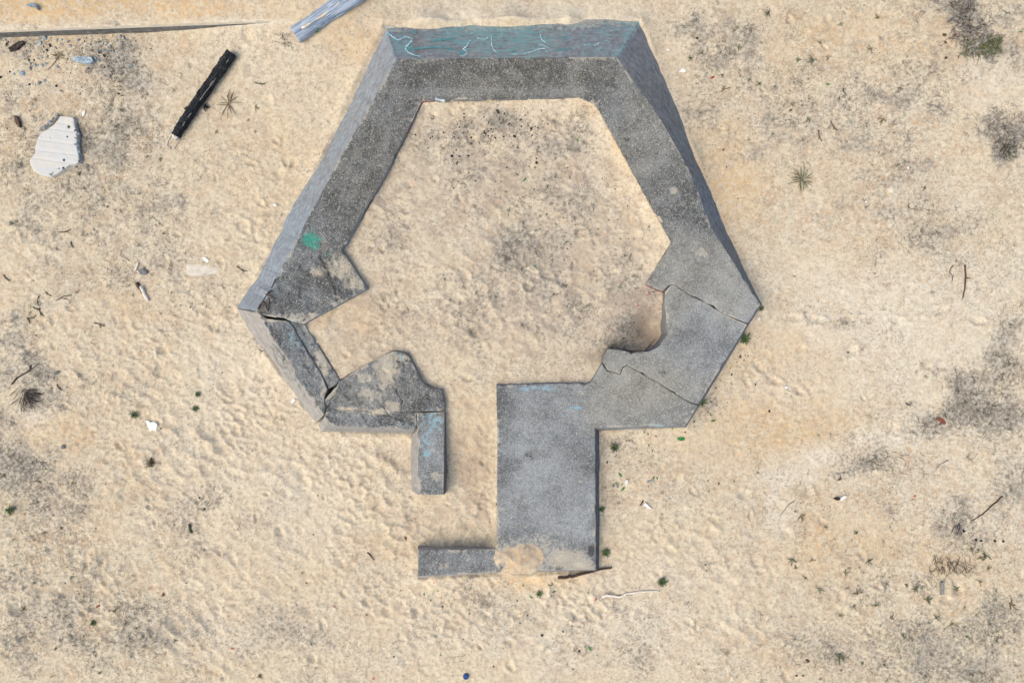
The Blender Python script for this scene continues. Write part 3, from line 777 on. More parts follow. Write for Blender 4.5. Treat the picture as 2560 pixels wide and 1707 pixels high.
A_, B_, C_ = Vector(W(991, 148, zt(991, 148))), Vector(W(1541, 143, zt(1541, 143))), Vector(W(1282, 54, 0))
def n_plane(x, y): return face_point(x, y, A_, B_, C_)
def c1(x, y): return (950 + x * 0.14456, 40 + y * 0.14456)
def c2(x, y): return (1270 + x * 0.14456, 30 + y * 0.14456)
ribbon("graffiti_stroke", [([c1(*p) for p in [(130, 300), (215, 370), (320, 435), (450, 365), (570, 410), (520, 480), (450, 540), (440, 590), (500, 650), (600, 690), (690, 710)]], 0.030),
                    ([c1(*p) for p in [(1580, 430), (1540, 450), (1500, 540), (1420, 590), (1490, 610), (1510, 660), (1470, 690), (1380, 700)]], 0.028),
                    ([c1(*p) for p in [(1680, 395), (1760, 410), (1830, 420), (1870, 380)]], 0.026),
                    ([c1(*p) for p in [(1930, 350), (1925, 480), (1950, 580), (2030, 660), (2060, 670)]], 0.018),
                    ([c1(*p) for p in [(90, 190), (150, 215), (240, 215)]], 0.04),
                    ([c2(*p) for p in [(0, 740), (260, 742), (350, 715), (520, 655), (640, 640)]], 0.022),
                    ([c2(*p) for p in [(560, 400), (565, 480), (650, 545)]], 0.020),
                    ([c2(*p) for p in [(520, 570), (620, 590), (700, 640)]], 0.018),
                    ([c2(*p) for p in [(1310, 580), (1400, 590), (1520, 590), (1560, 545), (1640, 515)]], 0.026),
                    ([c2(*p) for p in [(1660, 380), (1730, 425)]], 0.024),
                    ([c2(*p) for p in [(1965, 230), (1975, 330), (1980, 450)]], 0.020),
                    ([c2(*p) for p in [(1940, 455), (2010, 460)]], 0.030)], n_plane, M_PCYAN, ring, "pale cyan spray strokes on the seaward face")
ribbon("graffiti_stroke", [([c1(*p) for p in [(480, 570), (620, 575), (820, 560), (1080, 545), (1250, 590)]], 0.05),
                    ([c1(*p) for p in [(540, 290), (620, 260), (590, 320)]], 0.07),
                    ([c1(*p) for p in [(900, 440), (1100, 420), (1290, 400)]], 0.05),
                    ([c1(*p) for p in [(1340, 620), (1440, 660), (1490, 620)]], 0.06),
                    ([c2(*p) for p in [(0, 690), (130, 690), (60, 720)]], 0.06),
                    ([c2(*p) for p in [(930, 470), (1040, 450)]], 0.06),
                    ([c2(*p) for p in [(760, 690), (900, 660), (1100, 640)]], 0.04)], n_plane, M_PTEAL, ring, "faded teal spray on the seaward face")
def sw_plane(x, y):
    """the facet of the stump's outer face under this spot"""
    best = None
    for p, q in zip(SWW[:6], SWW[1:7]):
        quad = [(p[0], p[1]), (q[0], q[1]), (q[2], q[3]), (p[2], p[3])]
        d = 0.0 if in_poly(np.array(x * 1.0), np.array(y * 1.0), quad) else float(poly_dist(np.array(x * 1.0), np.array(y * 1.0), quad))
        if best is None or d < best[0]: best = (d, p, q)
    _, p, q = best
    A = Vector(W(p[0], p[1], zt(p[0], p[1]) - .03)); B = Vector(W(q[0], q[1], zt(q[0], q[1]) - .03)); C = Vector(W(p[2], p[3], 0)); D = Vector(W(q[2], q[3], 0))
    return face_point(x, y, A, B, (C + D) / 2, 0.022)
def c3(x, y): return (660 + x * 0.153, 840 + y * 0.153)
ribbon("graffiti_stroke", [([c3(*p) for p in [(150, 110), (210, 200), (230, 300), (320, 380), (340, 500)]], 0.016),
                    ([c3(*p) for p in [(110, 150), (165, 220), (185, 320), (250, 440), (330, 530)]], 0.016),
                    ([c3(*p) for p in [(190, 150), (270, 260), (330, 350), (400, 460)]], 0.014),
                    ([c3(*p) for p in [(230, 190), (320, 330), (430, 480), (480, 580)]], 0.014),
                    ([c3(*p) for p in [(110, 190), (150, 190), (165, 215)]], 0.014),
                    ([c3(*p) for p in [(340, 300), (320, 400), (350, 540), (380, 500)]], 0.018),
                    ([c3(*p) for p in [(390, 520), (440, 580), (430, 630)]], 0.014),
                    ([c3(*p) for p in [(330, 560), (380, 650), (470, 720)]], 0.012),
                    ([c3(*p) for p in [(510, 620), (535, 690), (510, 730)]], 0.014),
                    ([c3(*p) for p in [(570, 750), (590, 790), (555, 800), (600, 850)]], 0.014),
                    ([c3(*p) for p in [(590, 820), (625, 830), (605, 860), (625, 880)]], 0.014),
                    ([c3(*p) for p in [(640, 890), (660, 910)]], 0.014), ([c3(*p) for p in [(650, 960), (690, 970), (665, 940)]], 0.016),
                    ([c3(*p) for p in [(880, 1080), (890, 1110), (850, 1120), (855, 1160)]], 0.014)], sw_plane, M_PDARK, sww, "black illegible scribble on the pale outer face")
def top_plane(x, y): return Vector(W(x, y, float(zt(x, y)) + 0.016)), Vector((0, 0, 1))
def edge_plane(x, y): return Vector(W(x, y, float(zt(x, y)) - 0.02)), Vector((0.3, -0.5, 0.8)).normalized()
ribbon("painted_edge", [([(1042, 281), (1050, 266), (1056, 254.5), (1088, 253.5)], 0.028), ([(1040, 285), (1026, 315), (1014, 342)], 0.02)], edge_plane, M_PRED, ring, "dark red paint along the inner edge")
ribbon("painted_edge", [([(1616, 713), (1640, 724), (1658, 731)], 0.02)], edge_plane, M_PRED, ring, "reddish paint on the edge of the bite")
ribbon("painted_edge", [([(1088, 248), (1096, 250), (1112, 253)], 0.045)], top_plane, M_PWHITE, ring, "white paint smear on the inner edge")

# rusted reinforcement in the broken corner
M_RUST = mat_simple("rusted_iron", (0.030, 0.020, 0.018), (0.085, 0.045, 0.030), 30, 0.85, 0.1, 0.4)
def tube(co, fc, pts, radii, sides=8, cap=True, flat=1.0, seed=0, rough=0.0):
    """append a tube along pts to co/fc; returns nothing"""
    pts = [Vector(p) for p in pts]
    b0 = len(co); n = len(pts)
    for i, p in enumerate(pts):
        t = (pts[min(i + 1, n - 1)] - pts[max(i - 1, 0)]).normalized()
        up = Vector((0, 0, 1)) if abs(t.z) < 0.9 else Vector((1, 0, 0))
        s_ = t.cross(up).normalized(); u_ = s_.cross(t).normalized()
        for k in range(sides):
            a = 2 * math.pi * k / sides
            r = radii[i] * (1 + rough * random.uniform(-1, 1))
            co.append(p + s_ * math.cos(a) * r + u_ * math.sin(a) * r * flat)
    for i in range(n - 1):
        for k in range(sides):
            a = b0 + i * sides + k; b = b0 + i * sides + (k + 1) % sides
            fc.append([a, b, b + sides, a + sides])
    if cap:
        fc.append([b0 + k for k in range(sides)][::-1]); fc.append([b0 + (n - 1) * sides + k for k in range(sides)])

def c4(x, y): return (590 + x * 0.1828, 560 + y * 0.1828)
for path, lift in [([(545, 745), (520, 800), (485, 880)], 0.0), ([(490, 900), (430, 960), (370, 1040), (410, 1120), (440, 1190)], 0.02), ([(400, 955), (470, 985), (550, 1025)], 0.045),
                   ([(455, 1005), (450, 1100), (440, 1195)], 0.03), ([(430, 945), (480, 905)], 0.03), ([(300, 1160), (330, 1100), (375, 1050)], 0.0)]:
    co = []; fc = []
    pp = [c4(*p) for p in path]
    pts = []
    for a, b in zip(pp[:-1], pp[1:]):
        for q in range(4): pts.append((a[0] + (b[0] - a[0]) * q / 4, a[1] + (b[1] - a[1]) * q / 4))
    pts.append(pp[-1])
    tube(co, fc, [W(a + random.uniform(-.4, .4), b + random.uniform(-.4, .4), float(zt(a, b)) + 0.012 + lift) for a, b in pts], [0.011] * len(pts), 7, rough=0.2)
    add("rebar", mesh_np("rebar", [list(c) for c in co], fc, M_RUST), ring)

# ------------------------------------------------------------------ low wall holding the upper sand
lw = []
M_CONC2 = None
LOW = [(-420, 98), (0, 82), (370, 69), (735, 55), (735, 40), (370, 51), (0, 62), (-420, 80)]
def lip_tint(u, v):
    c1_ = np.stack([u * 0 + .5, u * 0 + 1.2, u * 0], -1); return c1_, np.stack([u * 0, u * 0, u * 0 + .6], -1)
low = slab("low_wall", LOW, lambda u, v: np.zeros_like(u) + 0.22, None, step=6.0, wear=0.25, face_tone=lambda x, y: 0.18, drop=0.003, seed=11, chips=0.3, dust=0, tint_fn=lip_tint, face_extra=lambda pu, pv, r: (pu * 0 + 0.12 + 0.3 * (r > .8), pu * 0))
low["label"] = "low straight concrete wall at the upper left holding back smooth orange sand"
low["category"] = "wall"

# ------------------------------------------------------------------ logs
def wood_mat(name, a, b, c, sx, sa, rough=0.9, bump=0.5, crackle=0.0):
    s = NB(name, rough)
    t = s.n.new("ShaderNodeAttribute"); t.attribute_name = "grain"
    v1 = s.scalevec((sx, sa, 1.0), t.outputs["Vector"])
    n1 = s.noise(1.0, 6, 0.7, v1, 0.4); n2 = s.noise(9, 4, 0.6)
    col = s.mix(s.map(n1, 0.38, 0.62), a, b)
    col = s.mix(s.map(n2, 0.55, 0.72, 0, 0.6), col, c)
    s.color(col)
    h = n1
    if crackle:
        h = s.math('ADD', n1, s.math('MULTIPLY', s.voro(crackle, s.scalevec((1.0, 1.0, 1.0)), "Distance"), 0.9))
    s.bump(h, bump, 0.03)
    return s.m
M_DRIFT = wood_mat("weathered_blue_grey_wood", (0.13, 0.19, 0.28), (0.42, 0.48, 0.55), (0.52, 0.53, 0.53), 1.2, 26)
M_CHAR = wood_mat("charred_wood", (0.006, 0.0075, 0.010), (0.024, 0.028, 0.034), (0.075, 0.07, 0.055), 5, 16, 0.75, 0.9, 26)
M_PALEWOOD = wood_mat("pale_bare_wood", (0.42, 0.37, 0.33), (0.60, 0.56, 0.53), (0.34, 0.27, 0.22), 3, 20)

def log_mesh(name, p0, p1, radius_fn, mat, rings=70, sides=32, lump=0.05, groove=0.03, seed=0, flat=1.0, bend=0.0, bark=0.0):
    p0 = Vector(p0); p1 = Vector(p1)
    ax = (p1 - p0); L = ax.length; ax.normalize()
    s_ = ax.cross(Vector((0, 0, 1))).normalized(); u_ = s_.cross(ax)
    T, A = np.meshgrid(np.linspace(0, 1, rings), np.linspace(0, 2 * math.pi, sides, endpoint=False), indexing='ij')
    rad = radius_fn(T)
    rad = rad * (1 + lump * fbm(T * L * 3 + 3 * np.cos(A), 3 * np.sin(A) + seed, 1.0, 3, 110 + seed) * 2
                 - groove * np.abs(fbm(np.cos(A) * 7 + T * 0.4, np.sin(A) * 7 + T * 0.4, 1.0, 3, 120 + seed)) * 3)
    rad = rad * (1 + bark * fbm(T * L * 13 + 7 * np.cos(A), 7 * np.sin(A) + T * L * 4, 1.0, 4, 125 + seed, 0.65))
    end = 0.012 * fbm(np.cos(A) * 6, np.sin(A) * 6, 1.0, 2, 130 + seed)
    t2 = T * L + np.where(T < 0.02, end * 2, 0) + np.where(T > 0.98, end * 2, 0)
    off = bend * np.sin(T * math.pi)
    co = np.zeros((rings, sides, 3))
    for k in range(3):
        co[..., k] = p0[k] + ax[k] * t2 + s_[k] * (np.cos(A) * rad + off) + u_[k] * np.sin(A) * rad * flat
    fc = []
    for i in range(rings - 1):
        for k in range(sides):
            a = i * sides + k; b = i * sides + (k + 1) % sides
            fc.append([a, b, b + sides, a + sides])
    cc = co.reshape(-1, 3)
    cc = np.concatenate([cc, [co[0].mean(0), co[-1].mean(0)]])
    n = rings * sides
    for k in range(sides):
        fc.append([n, (k + 1) % sides, k]); fc.append([n + 1, (rings - 1) * sides + k, (rings - 1) * sides + (k + 1) % sides])
    me = mesh_np(name, cc, fc, mat)
    gr = np.stack([T * L, A / (2 * math.pi) * 1.0, A * 0], -1).reshape(-1, 3)
    gr = np.concatenate([gr, [[0, 0, 0], [L, 0, 0]]])
    a = me.attributes.new("grain", 'FLOAT_VECTOR', 'POINT'); a.data.foreach_set("vector", gr.astype(np.float32).ravel())
    return me

beam = add("driftwood_beam", None, label="weathered blue-grey driftwood beam jutting in from the top edge", cat="driftwood")
b0 = G(742, 94); b1 = G(925, -28)
add("trunk", log_mesh("driftwood_trunk", b0 + Vector((0, 0, .10)), b1 + Vector((0, 0, .11)), lambda T: 0.185 + 0.03 * np.exp(-((T - 0.75) / 0.2) ** 2) - 0.01 * T, M_DRIFT, 80, 40, 0.06, 0.05, 1, 0.75), beam)
co = []; fc = []
ax = (b1 - b0).normalized(); sd = Vector((ax.y, -ax.x, 0))
pts = [b0 + ax * (b1 - b0).length * t + sd * (0.02 + 0.03 * math.sin(t * 5)) + Vector((0, 0, 0.236 + 0.012 * math.sin(t * 9))) for t in np.linspace(0.1, 0.78, 16)]
tube(co, fc, pts, [0.02 + 0.016 * math.sin(i * 1.3) for i in range(16)], 6, flat=0.35)
sm_ = mesh_np("sand_streak", [list(c) for c in co], fc, M_SAND)
set_attr(sm_, "tint", np.tile([0, 0, .9], (len(co), 1))); set_attr(sm_, "tint2", np.zeros((len(co), 3)))
add("sand_streak", sm_, beam)

char = add("charred_log", None, label="charred black log with a pale broken end lying on the sand", cat="log")
l0 = G(583, 138); l1 = G(443, 342)
def char_r(T): return 0.118 - 0.022 * T + 0.004 * np.sin(T * 17)
add("trunk", log_mesh("charred_trunk", l0 + Vector((0, 0, .085)), l1 + Vector((0, 0, .075)), char_r, M_CHAR, 200, 48, 0.05, 0.10, 2, 0.9, 0.015, 0.20), char)
e1 = l1 + (l1 - l0).normalized() * 0.075
add("broken_end", log_mesh("broken_end", l1 + (l0 - l1).normalized() * 0.02 + Vector((0, 0, .062)), e1 + Vector((0, 0, .045)), lambda T: 0.088 - 0.05 * T ** 2, M_PALEWOOD, 12, 20, 0.10, 0.05, 3, 0.8), char)
for (a, b, r0) in [((438, 318), (416, 364), 0.022), ((452, 348), (434, 374), 0.012), ((418, 366), (428, 371), 0.02)]:
    co = []; fc = []
    pa, pb = G(*a, .02), G(*b, .012)
    tube(co, fc, [pa.lerp(pb, t) + Vector((random.uniform(-.008, .008), random.uniform(-.008, .008), 0)) for t in np.linspace(0, 1, 9)], [r0 * (0.6 + 0.5 * random.random()) for _ in range(9)], 7, flat=0.5)
    me = mesh_np("splinter", [list(c) for c in co], fc, M_PALEWOOD)
    add("splinter", me, char)
for (a, b) in [((540, 196), (500, 250)), ((532, 203), (524, 214)), ((478, 283), (470, 294)), ((571, 150), (566, 156)), ((462, 304), (456, 315)), ((493, 316), (462, 352))]:
    co = []; fc = []
    pts = []
    for t in np.linspace(0, 1, 9):
        u = a[0] + (b[0] - a[0]) * t + random.uniform(-1.0, 1.0); v = a[1] + (b[1] - a[1]) * t + random.uniform(-.6, .6)
        zz_ = 0.19 if a != (493, 316) else 0.07
        g_ = G(u, v); pts.append(Vector(W(u, v, g_.z + zz_)))
    tube(co, fc, pts, [0.0035] * 9, 6, flat=0.6)
    add("split", mesh_np("split", [list(c) for c in co], fc, M_PALEWOOD), char)
for (u, v, s_) in [(470, 277, 1), (513, 270, -1), (520, 214, 1)]:
    co = []; fc = []
    g_ = G(u, v)
    for q in range(4):
        an = random.uniform(0, 6.28)
        tube(co, fc, [g_ + Vector((0, 0, .05)), g_ + Vector((math.cos(an) * .06, math.sin(an) * .06, .04)), g_ + Vector((math.cos(an) * .10, math.sin(an) * .09, .02))], [.022, .014, .004], 6, rough=.2)
    add("knot_stub", mesh_np("knot_stub", [list(c) for c in co], fc, M_CHAR), char)

# ------------------------------------------------------------------ pale concrete fragment
def frag_mat():
    s = NB("pale_cast_concrete", 0.9)
    n1 = s.noise(4, 5, 0.65); n2 = s.noise(22, 5, 0.7); n3 = s.noise(90, 2, 0.6)
    c = s.mix(s.map(n1, 0.35, 0.65), (0.49, 0.505, 0.50), (0.53, 0.51, 0.46))
    c = s.mix(s.map(n2, 0.52, 0.74, 0, 0.5), c, (0.36, 0.38, 0.385))
    c = s.mix(s.map(n3, 0.60, 0.75, 0, 0.3), c, (0.60, 0.60, 0.58))
    s.color(c); s.bump(s.math('ADD', n2, n3), 0.3, 0.008)
    return s.m
M_FRAG = frag_mat()
def fc_(x, y): return (60 + x * 0.1084, 280 + y * 0.1084)
FRAG = [fc_(*p) for p in [(830, 100), (940, 105), (1125, 118), (1150, 180), (1165, 300), (1195, 420), (1220, 480), (1225, 560), (1215, 700), (1225, 800), (1250, 950), (1265, 1060), (1255, 1150), (1180, 1200),
                          (1060, 1230), (960, 1290), (880, 1340), (780, 1410), (640, 1490), (560, 1480), (400, 1460), (260, 1380), (180, 1280), (140, 1190), (135, 1100), (200, 1030), (255, 960), (270, 800), (310, 660), (345, 560), (410, 470), (520, 420), (640, 330), (700, 280), (790, 190)]]
fg = G(135, 350)
def frag_relief(u, v):
    x = (u - 60) / 0.1084; y = (v - 280) / 0.1084
    k = y - 0.13 * x
    z = np.zeros_like(u)
    for k0 in (160, 320, 610, 850, 1050):
        z = z - 0.007 * sstep(k0 - 80, k0, k) * sstep(k0 + 16, k0, k)
    for (hx, hy, r) in [(1042, 345, 32), (932, 1108, 26), (1010, 568, 16), (915, 1292, 22)]:
        z = z - 0.07 * sstep(r * 1.3, r * 0.5, np.hypot(x - hx, y - hy))
    for (hx, hy, r) in [(635, 590, 45), (425, 565, 30)]:
        z = z - 0.008 * sstep(r, r * 0.4, np.hypot(x - hx, y - hy))
    return z
frag = add("concrete_fragment", None, label="pale ridged slab fragment with rough pebbly broken edges", cat="concrete slab")
slab("slab", FRAG, lambda u, v: fg.z + 0.085 + 0.0004 * (u - 135) + np.zeros_like(u), frag, step=1.4, wear=0.9, relief=frag_relief, mats=[M_FRAG, M_FRAG], drop=0.01, depth=0.3, seed=12, dust=0)

M_STONE = mat_simple("grey_stone", (0.14, 0.15, 0.16), (0.30, 0.30, 0.29), 35, 0.85, 0.4, 0.3)
M_BLACK = mat_simple("black_pebble", (0.012, 0.012, 0.013), (0.035, 0.030, 0.027), 40, 0.7, 0.3)
M_WHITE = mat_simple("white_shell", (0.62, 0.62, 0.60), (0.78, 0.77, 0.74), 30, 0.6, 0.12)
M_BLUEST = mat_simple("blue_grey_stone", (0.16, 0.21, 0.25), (0.33, 0.40, 0.43), 30, 0.85, 0.25, 0.4)
M_BROWN = mat_simple("brown_bark", (0.055, 0.035, 0.025), (0.13, 0.085, 0.06), 30, 0.85, 0.25)
M_REDB = mat_simple("red_brown_leaf", (0.13, 0.040, 0.030), (0.22, 0.085, 0.055), 30, 0.8, 0.25)
M_RED = mat_simple("red_scrap", (0.36, 0.025, 0.03), (0.48, 0.06, 0.06), 20, 0.7, 0.25)
M_GREEN = mat_simple("green_leaf", (0.018, 0.12, 0.030), (0.04, 0.21, 0.055), 25, 0.55, 0.3)
M_LEAFG = mat_simple("dull_green_leaf", (0.075, 0.085, 0.048), (0.15, 0.165, 0.095), 25, 0.7, 0.25)
M_TUFT = mat_simple("fresh_green_leaf", (0.050, 0.088, 0.032), (0.105, 0.15, 0.06), 25, 0.65, 0.2)
M_OLIVE = mat_simple("olive_brown_leaf", (0.11, 0.085, 0.045), (0.20, 0.16, 0.085), 25, 0.75, 0.2)
M_DRY = mat_simple("dry_dark_twigs", (0.030, 0.024, 0.022), (0.075, 0.058, 0.048), 30, 0.9, 0.2)
M_GREYTW = mat_simple("grey_dry_twigs", (0.19, 0.18, 0.165), (0.33, 0.31, 0.285), 30, 0.9, 0.2)
M_STRAW = mat_simple("pale_dry_stem", (0.48, 0.44, 0.38), (0.66, 0.62, 0.56), 30, 0.85, 0.15)
M_BLUEP = mat_simple("blue_plastic", (0.012, 0.05, 0.19), (0.02, 0.08, 0.26), 30, 0.35, 0.1)
M_TEALTW = mat_simple("mossy_twig", (0.05, 0.055, 0.035), (0.10, 0.105, 0.06), 30, 0.85, 0.2)

def rock_mesh(name, mat, seed, sub=2, flat=0.6, stretch=1.3, rough=0.25):
    bm = bmesh.new(); bmesh.ops.create_icosphere(bm, subdivisions=sub, radius=1.0)
    rr = random.Random(seed); offs = [Vector((rr.uniform(-1, 1), rr.uniform(-1, 1), rr.uniform(-1, 1))).normalized() for _ in range(9)]
    hts = [rr.uniform(0.62, 0.95) for _ in offs]
    for v in bm.verts:
        p = v.co.normalized(); r = 1.0
        for o_, h_ in zip(offs, hts):
            d = p.dot(o_)
            if d > 0.2: r = min(r, h_ / d)
        r *= 1 + rough * 0.3 * rr.uniform(-1, 1)
        v.co = Vector((p.x * r * stretch, p.y * r, p.z * r * flat))
    me = bpy.data.meshes.new(name); bm.to_mesh(me); bm.free()
    me.materials.append(mat)
    me.polygons.foreach_set("use_smooth", np.zeros(len(me.polygons), dtype=bool))
    return me
ROCK = {k: [rock_mesh("pebble", m, 10 * i + j, 1 if k in ("black", "white") else 2) for j in range(4)] for i, (k, m) in enumerate([("black", M_BLACK), ("grey", M_STONE), ("white", M_WHITE), ("blue", M_BLUEST), ("brown", M_BROWN)])}

def rock(kind, px, py, size, name, label, cat, group=None, parent=None, up=0.25, rot=None, stretch=None):
    o = add(name, random.choice(ROCK[kind]), parent)
    p = G(px, py)
    o.location = p + Vector((0, 0, size * up))
    s = size
    o.scale = (s * random.uniform(.85, 1.15) * (stretch or 1), s * random.uniform(.85, 1.1), s)
    o.rotation_euler = (random.uniform(-.3, .3), random.uniform(-.3, .3), random.uniform(0, 6.28) if rot is None else rot)
    if label: o["label"] = label; o["category"] = cat
    if group: o["group"] = group
    return o

# stones set in the broken edges of the fragment
edge_a = [fc_(*p) for p in [(840, 85), (760, 180), (690, 240), (640, 310), (560, 370), (480, 410), (440, 450)]]
edge_b = [fc_(*p) for p in [(1165, 200), (1200, 380), (1260, 500), (1270, 580), (1250, 660), (1260, 760), (1285, 900), (1295, 1000), (1310, 1100), (1290, 1190)]]
edge_c = [fc_(*p) for p in [(940, 1300), (860, 1350), (790, 1400), (690, 1460), (650, 1490)]]
for ed, cnt, ss in ((edge_a, 34, 0.030), (edge_b, 40, 0.034), (edge_c, 14, 0.022)):
    for q in range(cnt):
        t = q / cnt * (len(ed) - 1); i = int(t); f = t - i
        px = ed[i][0] + (ed[i + 1][0] - ed[i][0]) * f + random.uniform(-1.6, 1.6) + (-1.2 if ed is edge_a else 1.6); py = ed[i][1] + (ed[i + 1][1] - ed[i][1]) * f + random.uniform(-2, 2)
        o = rock("grey" if random.random() < .75 else "blue", px, py, ss * random.uniform(.6, 1.2), "aggregate_stone", None, None, None, frag, 0.9)
        o.location.z = fg.z + random.uniform(0.055, 0.095)

# ------------------------------------------------------------------ sticks, scraps and shards
def stick(name, path, radius, mat, label, cat, group=None, parent=None, up=0.5, taper=0.5, sides=8, rough=0.2, extra=(), wob=0.6):
    co = []; fc = []
    def one(path, radius):
        pts = []
        for a, b in zip(path[:-1], path[1:]):
            m = max(2, int(math.hypot(b[0] - a[0], b[1] - a[1]) / 6))
            for q in range(m): pts.append((a[0] + (b[0] - a[0]) * q / m, a[1] + (b[1] - a[1]) * q / m))
        pts.append(path[-1])
        n = len(pts)
        P3 = [G(x + random.uniform(-wob, wob), y + random.uniform(-wob, wob)) for x, y in pts]
        zs = [p.z for p in P3]; zs = [max(zs[max(0, i - 2):i + 3]) for i in range(n)]
        P3 = [Vector((p.x, p.y, z + radius * up)) for p, z in zip(P3, zs)]
        tube(co, fc, P3, [radius * (1 - taper * i / n) for i in range(n)], sides, rough=rough)
    one(path, radius)
    for e, r in extra: one(e, r)
    me = mesh_np(name, [list(c) for c in co], fc, mat)
    gr = np.array([[c.x, c.y, c.z] for c in co], dtype=np.float32) * 2
    a = me.attributes.new("grain", 'FLOAT_VECTOR', 'POINT'); a.data.foreach_set("vector", gr.ravel())
    o = add(name, me, parent)
    if label: o["label"] = label; o["category"] = cat
    if group: o["group"] = group
    return o

def shard(name, poly, thick, mat, label, cat, group=None, up=0.01, tilt=0.0, bowl=0.0):
    """small flat irregular piece with real thickness"""
    cx = sum(p[0] for p in poly) / len(poly); cy = sum(p[1] for p in poly) / len(poly)
    g_ = G(cx, cy)
    pts = [Vector(W(a, b, g_.z)) - g_ for a, b in poly]
    n = len(pts)
    co = []; fc = []
    for k, sc in enumerate((1.0, 0.96, 0.55)):
        for p in pts:
            co.append(Vector((p.x * sc, p.y * sc, [0, thick, thick - bowl][k] + tilt * p.x * sc + 0.15 * thick * random.uniform(-1, 1))))
    co.append(Vector((0, 0, thick - bowl * 1.3)))
    co.append(Vector((0, 0, 0)))
    for k in range(2):
        for i in range(n):
            a = k * n + i; b = k * n + (i + 1) % n
            fc.append([a, b, b + n, a + n])
    for i in range(n):
        fc.append([2 * n + i, 2 * n + (i + 1) % n, 3 * n]); fc.append([(i + 1) % n, i, 3 * n + 1])
    # winding: make outward
    ar = sum(pts[i].x * pts[(i + 1) % n].y - pts[(i + 1) % n].x * pts[i].y for i in range(n))
    if ar < 0: fc = [f[::-1] for f in fc]
    me = mesh_np(name, [list(c) for c in co], fc, mat, False)
    gr = np.array([[c.x, c.y, c.z] for c in co], dtype=np.float32) * 2
    a = me.attributes.new("grain", 'FLOAT_VECTOR', 'POINT'); a.data.foreach_set("vector", gr.ravel())
    o = add(name, me, None, g_ + Vector((0, 0, up)))
    if label: o["label"] = label; o["category"] = cat
    if group: o["group"] = group
    return o

def around(cx, cy, rx, ry, n=9, rot=0.0, irr=0.2):
    return [(cx + (math.cos(a) * rx * math.cos(rot) - math.sin(a) * ry * math.sin(rot)) * (1 + irr * random.uniform(-1, 1)),
             cy + (math.cos(a) * rx * math.sin(rot) + math.sin(a) * ry * math.cos(rot)) * (1 + irr * random.uniform(-1, 1))) for a in np.linspace(0, 6.283, n, endpoint=False)]

stick("driftwood_stick", [(1395, 1442), (1430, 1438), (1462, 1430), (1500, 1420), (1529, 1417)], 0.032, M_BROWN, "dark stick lying against the foot of the entrance slab", "stick", taper=0.4, up=1.2)
stick("driftwood_branch", [(1504, 1491), (1516, 1486), (1545, 1490), (1570, 1482), (1602, 1477), (1650, 1476)], 0.026, M_STRAW, "bleached white forked branch on the sand below the bunker", "branch", taper=0.7, extra=[([(1512, 1487), (1520, 1482)], 0.015), ([(1560, 1486), (1572, 1491)], 0.012), ([(1504, 1491), (1500, 1496)], .012)])
stick("driftwood_chip", [(343, 707), (352, 722), (358, 732)], 0.036, M_BROWN, "dark rotten end of wood pointing at a pale driftwood peg", "driftwood", taper=0.1, rough=0.3)
stick("driftwood_peg", [(354, 716), (362, 735), (373, 752)], 0.042, M_STRAW, "pale driftwood peg left of the bunker's corner", "driftwood", taper=0.15, rough=0.12)
shard("bark_scrap", [(347, 674), (357, 672), (369, 677), (372, 683), (364, 687), (354, 687)], 0.05, M_STONE, "grey leaf-shaped wood scrap above a driftwood peg", "wood scrap", tilt=0.1)
shard("bark_scrap", [(345, 657), (349, 656), (347, 664), (342, 676), (337, 679), (340, 667)], 0.03, M_STRAW, "thin grey splinter standing beside the leaf-shaped scrap", "wood scrap")
M_DUSTY = mat_simple("sand_dusted_concrete", (0.50, 0.455, 0.365), (0.60, 0.57, 0.51), 7, 0.95, 0.05, 0.3)
shard("buried_slab", [(464, 661), (488, 660), (520, 664), (545, 668), (552, 680), (520, 688), (478, 691), (465, 682)], 0.035, M_DUSTY, "pale flat slab half buried in sand left of the bunker", "concrete slab", up=-0.026)
shard("pale_stone", [(507, 645), (514, 643), (524, 652), (520, 657), (511, 652)], 0.03, M_WHITE, "small white stone edge above the half buried slab", "stone", up=-.005)
shard("white_plate", [(363, 1051), (372, 1050), (377, 1055), (389, 1054), (395, 1060), (392, 1078), (383, 1074), (376, 1078), (371, 1066)], 0.03, M_WHITE, "white broken plate piece on trampled sand at left", "plate piece", up=0.0)
shard("foil_scrap", [(728, 1003), (734, 995), (741, 999), (737, 1004), (731, 1009)], 0.035, M_WHITE, "crumpled white scrap beside the scribbled wall stump", "litter")
shard("bent_scrap", [(70, 15), (82, 12), (92, 12), (92, 19), (82, 20), (72, 18)], 0.05, M_BLUEST, "flat grey-blue scrap above the low wall", "wood scrap")
shard("bent_scrap", [(91, 12), (96, 16), (101, 25), (98, 28), (93, 21)], 0.07, M_BLUEST, "bent dark end of the scrap above the low wall", "wood scrap")
shard("flat_stone", [(183, 147), (200, 144), (220, 145), (234, 146), (238, 156), (230, 163), (214, 162), (198, 159), (186, 155)], 0.055, M_BLUEST, "blue-grey flat stone among gravel below the low wall", "stone", bowl=-0.01)
shard("bark_piece", around(48, 307, 5, 15, 9, -0.35), 0.06, M_BROWN, "small brown bark lump left of the charred log", "bark")
shard("dark_hollow", around(44, 119, 24, 8, 12, -0.5, 0.3), 0.05, M_DRY, "dark patch standing for a rimmed hollow at the left edge of the gravel", "bark", bowl=0.02)  # dark piece laid where a rimmed hollow in the sand is
shard("paper_scrap", [(205, 282), (215, 276), (212, 289), (206, 293)], 0.006, M_WHITE, "thin pale scrap up and right of the ridged slab fragment", "litter")
shard("driftwood_piece", [(1607, 1262), (1612, 1254), (1628, 1270), (1624, 1272)], 0.035, M_WHITE, "white stub of wood joined to a dark twig beside the entrance slab", "driftwood")
